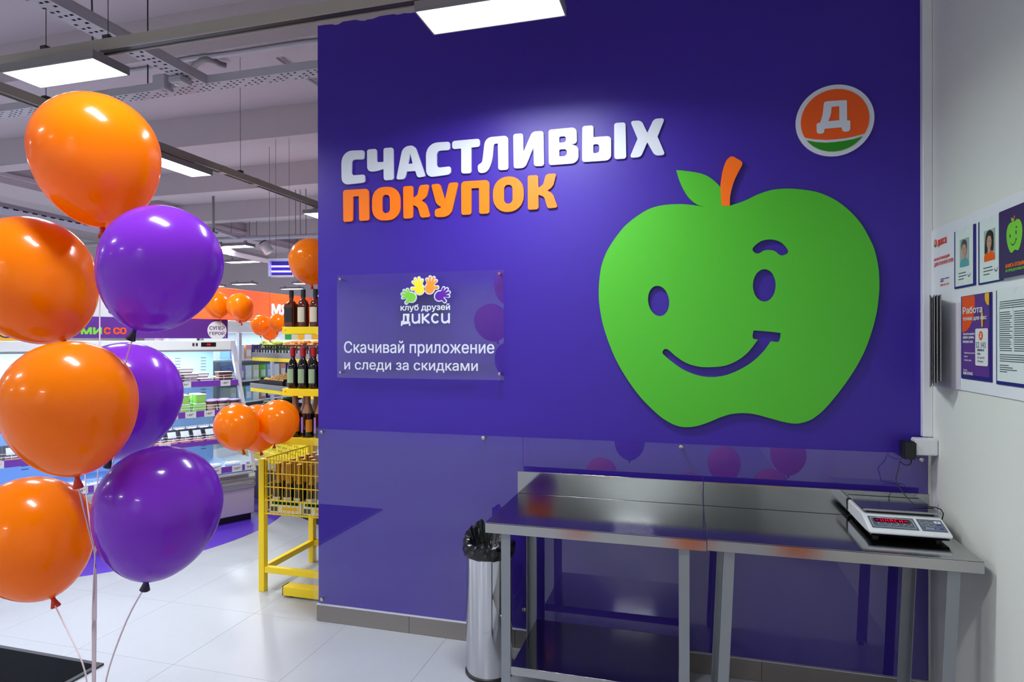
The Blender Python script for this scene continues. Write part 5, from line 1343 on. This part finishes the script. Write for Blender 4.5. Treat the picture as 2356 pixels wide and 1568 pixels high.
for p_,lb in [((-2.24,3.60,1.743),'green bottle with red cap at the blue wall edge, behind the second amber bottle'),((-2.22,3.51,1.743),'green bottle with red cap nearest the blue wall edge on the top shelf')]: dup(gc, p_, None, lb)
gd = bottle('cognac_bottle',[(.03,0),(.034,.008),(.036,.06),(.033,.13),(.024,.17),(.014,.19),(.0135,.24)],'black_glass',[('label',[(.0362,.035),(.0362,.125)],'label_green',-2.2,-.9),('cap',[(.017,.205),(.018,.262),(.014,.265)],'red_cap',0,F2)],'dark bottle with red cap and pale green label on the middle shelf')
gd['group'] = 'red-capped bottles on the middle shelf'
k = 0
ORD = ['leftmost','second from left','third from left','fourth from left','fifth from left']; ROWS = ['front row','second row','back row']
for j,yy in enumerate((3.51,3.60,3.69)):
    for i in range(4-j//2):
        q = (-2.462+.078*i+.01*j, yy, 1.347)
        o_ = gd if k == 0 else dup(gd, q, R_.uniform(-.2,.2))
        o_.location = q; o_['label'] = 'dark bottle with red cap and green label, middle bottle shelf, %s, %s' % (ROWS[j], ORD[i]); k += 1
ge = bottle('sparkling_bottle',[(.036,0),(.041,.01),(.042,.12),(.038,.155),(.024,.19),(.0165,.22),(.0145,.29)],'black_glass',[('label',[(.0428,.03),(.0428,.13)],'label_purple',-2.5,-1.75),('label',[(.0428,.035),(.0428,.115)],'label_orange',-1.3,-.3),('foil',[(.0385,.154),(.0255,.189),(.0178,.22),(.0165,.285),(.0165,.31),(.010,.313)],'tan_foil',0,F2)],'dark sparkling wine bottle with tan foil and orange label on the lowest shelf')
ge['group'] = 'sparkling bottles on the lowest shelf'; k = 0
for j,yy in enumerate((3.52,3.62,3.72)):
    for i in range(3):
        q = (-2.452+.094*i+.012*j, yy, 1.034)
        o_ = ge if k == 0 else dup(ge, q)
        o_.location = q; o_['label'] = 'sparkling bottle with tan foil and orange label, lowest shelf, %s, %s' % (ROWS[j], ORD[i]); k += 1
# basket stand
BK = thing('wire_basket_stand', 'yellow wire basket on legs full of sparkling wine beside the blue wall', 'basket', (-2.2,3.8,0))
bx0,bx1,by0,by1,bz0,bz1 = -2.728,-1.55,3.512,4.12,.515,.870
def sq(a,b,mm='yellow',nm='frame_bar'): obj(nm, MB().bev(a,b,.002), mm, BK, True)
for (x,y) in ((bx0,by0),(bx0,by1-.045),(bx1-.045,by0),(bx1-.045,by1-.045)):
    obj('leg', MB().bev((x,y,0),(x+.042,y+.042,.874),.002), 'yellow', BK, True)
sq((bx0+.0425,by0+.005,.125),(bx1-.046,by0+.04,.165)); sq((bx0+.003,by0+.0425,.125),(bx0+.038,by1-.046,.165)); sq((bx0+.0425,by1-.04,.125),(bx1-.046,by1-.005,.165))
zs = [bz0+(bz1-bz0)*i/4 for i in range(5)]
for i,z in enumerate(zs):
    r = .0055 if i == 4 else .0036
    for (a,b) in (((bx0+.043,by0+.01,z),(bx1-.046,by0+.01,z)),((bx0+.01,by0+.043,z),(bx0+.01,by1-.046,z)),((bx0+.043,by1-.01,z),(bx1-.046,by1-.01,z))):
        obj('horizontal_wire', MB().tube([a,b],r,6), 'yellow', BK, True)
wm_ = None
for k in range(35):
    x = bx0+.055+.031*k
    if x > bx1-.05: break
    for y in (by0+.006,by1-.006):
        g = obj('vertical_wire', MB().tube([(0,0,bz0-.004),(0,0,bz1+.004)],.0028,5), 'yellow', BK, loc=Vector((x,y,0))-BK.location) if wm_ is None else wm_.copy()
        if wm_ is None: wm_ = g
        else: COL.objects.link(g); g.location = Vector((x,y,0))-BK.location
for k in range(17):
    g = wm_.copy(); COL.objects.link(g); g.location = Vector((bx0+.006,by0+.055+.031*k,0))-BK.location
g = MB()
for k in range(12): g.tube([(bx0+.045,by0+.03+.045*k,bz0),(bx1-.045,by0+.03+.045*k,bz0)],.0025,5)
obj('bottom_grid', g, 'yellow', BK, True)
bp = None
for i,x in enumerate((-2.665,-2.415)):
    for j,y in enumerate((3.545,3.80)):
        lb = 'printed carton tray in the yellow basket, %s %s one' % (('front','rear')[j],('left','right')[i])
        if bp is None:
            bp = thing('carton_tray', lb, 'carton', (x,y,bz0+.004), 0, 'carton trays in the basket')
            g = MB().box((0,0,0),(.24,.24,.004)).box((0,0,.0041),(.24,.004,.085)).box((0,.236,.0041),(.24,.24,.085)).box((0,.0041,.0041),(.004,.2359,.085)).box((.236,.0041,.0041),(.24,.2359,.085))
            obj('carton', g, 'carton', bp)
            obj('print_band', MB().box((.02,-.0012,.055),(.22,-.0002,.08)), 'green_glass', bp); obj('bar_code', MB().box((.01,-.0012,.01),(.06,-.0002,.04)), 'ink', bp); obj('label_patch', MB().box((.10,-.0012,.02),(.21,-.0002,.04)), 'yellow_poster', bp)
        else: dup(bp, (x,y,bz0+.004), None, lb)
gf = bottle('sparkling_bottle',[(.034,0),(.038,.01),(.038,.11),(.033,.15),(.022,.185),(.016,.22),(.0145,.28)],'black_glass',[('label',[(.0388,.03),(.0388,.10)],'cream',-2.4,-.7),('neck_band',[(.0345,.146),(.0295,.164)],'red_cap',-2.0,-.9),('foil',[(.0225,.187),(.0175,.22),(.0165,.275),(.0185,.285),(.0185,.315),(.012,.318)],'gold_foil',0,F2)],'dark sparkling bottle with gold foil in the yellow basket')
gf['group'] = 'gold-foil bottles in the basket'
gs = bottle('sparkling_bottle',[(.034,0),(.038,.01),(.038,.11),(.033,.15),(.022,.185),(.016,.22),(.0145,.28)],'black_glass',[('label',[(.0388,.03),(.0388,.10)],'cream',-2.4,-.7),('foil',[(.0345,.150),(.0225,.187),(.0175,.22),(.0165,.275),(.0185,.285),(.0185,.325),(.012,.328)],'silver_foil',0,F2)],'dark sparkling bottle with silver foil in the yellow basket')
gs['group'] = 'silver-foil bottles in the basket'
kf = ks = 0
for i,x in enumerate((-2.665,-2.415)):
    for j,y in enumerate((3.545,3.80)):
        for a in range(3):
            for b in range(3):
                q = (x+.04+.08*a, y+.04+.08*b, bz0+.0085)
                where = '%s %s carton, %s, %s' % (('front','rear')[j],('left','right')[i],ROWS[b],('left','middle','right')[a])
                if (i == 1 and j == 0 and b == 2) or (i == 0 and j == 1 and a == 2):
                    o_ = gs if ks == 0 else dup(gs, q, R_.uniform(-.4,.4)); ks += 1; o_['label'] = 'silver-foil bottle in the yellow basket, '+where
                else:
                    o_ = gf if kf == 0 else dup(gf, q, R_.uniform(-.4,.4)); kf += 1; o_['label'] = 'gold-foil bottle in the yellow basket, '+where
                o_.location = q

# ============================================================ BEHIND THE CAMERA (seen only mirrored in acrylic and steel)
for x in (-1.2,.1):
    t = thing('radiator', 'white ribbed radiator on the rear wall', 'radiator', (x,-3.95,.5), 0, 'radiators on the rear wall')
    obj('panel', MB().bev((-.5,-.03,.4),(.5,.03,1.0),.01), 'white', t)
    g = MB()
    for k in range(24): g.box((-.48+.04*k,.031,.43),(-.46+.04*k,.045,.97))
    obj('ribs', g, 'white', t, kind='stuff')
for i,(x,y,z,mm) in enumerate([(.02,1.05,.42,'o'),(.30,.85,.62,'o'),(-.72,1.0,.50,'o'),(-.50,.75,.75,'p'),(.62,1.25,.52,'o'),(.78,1.0,.74,'o')]):
    lb = ('orange' if mm == 'o' else 'purple')+' balloon near the floor in front of the tables, mirrored in the steel, '+NTH[i]
    t = thing('balloon', lb, 'balloon', (x,y,z-.18))
    g = balloon_mesh(.135, 1.3, n=28); g.b.transform(Matrix.Translation((x,y,z))); obj('skin', g, 'bal_'+mm, t, True, smooth='all')
    g = MB().lathe([(.007,0),(.012,-.012),(.004,-.02)],12); g.b.transform(Matrix.Translation((x,y,z-.176))); obj('knot', g, 'bal_knot_'+mm, t, True)
    ribbon(t, [(x,y,z-.19),(x+.02,y,z*.4),(x,y,.004)], .0016)
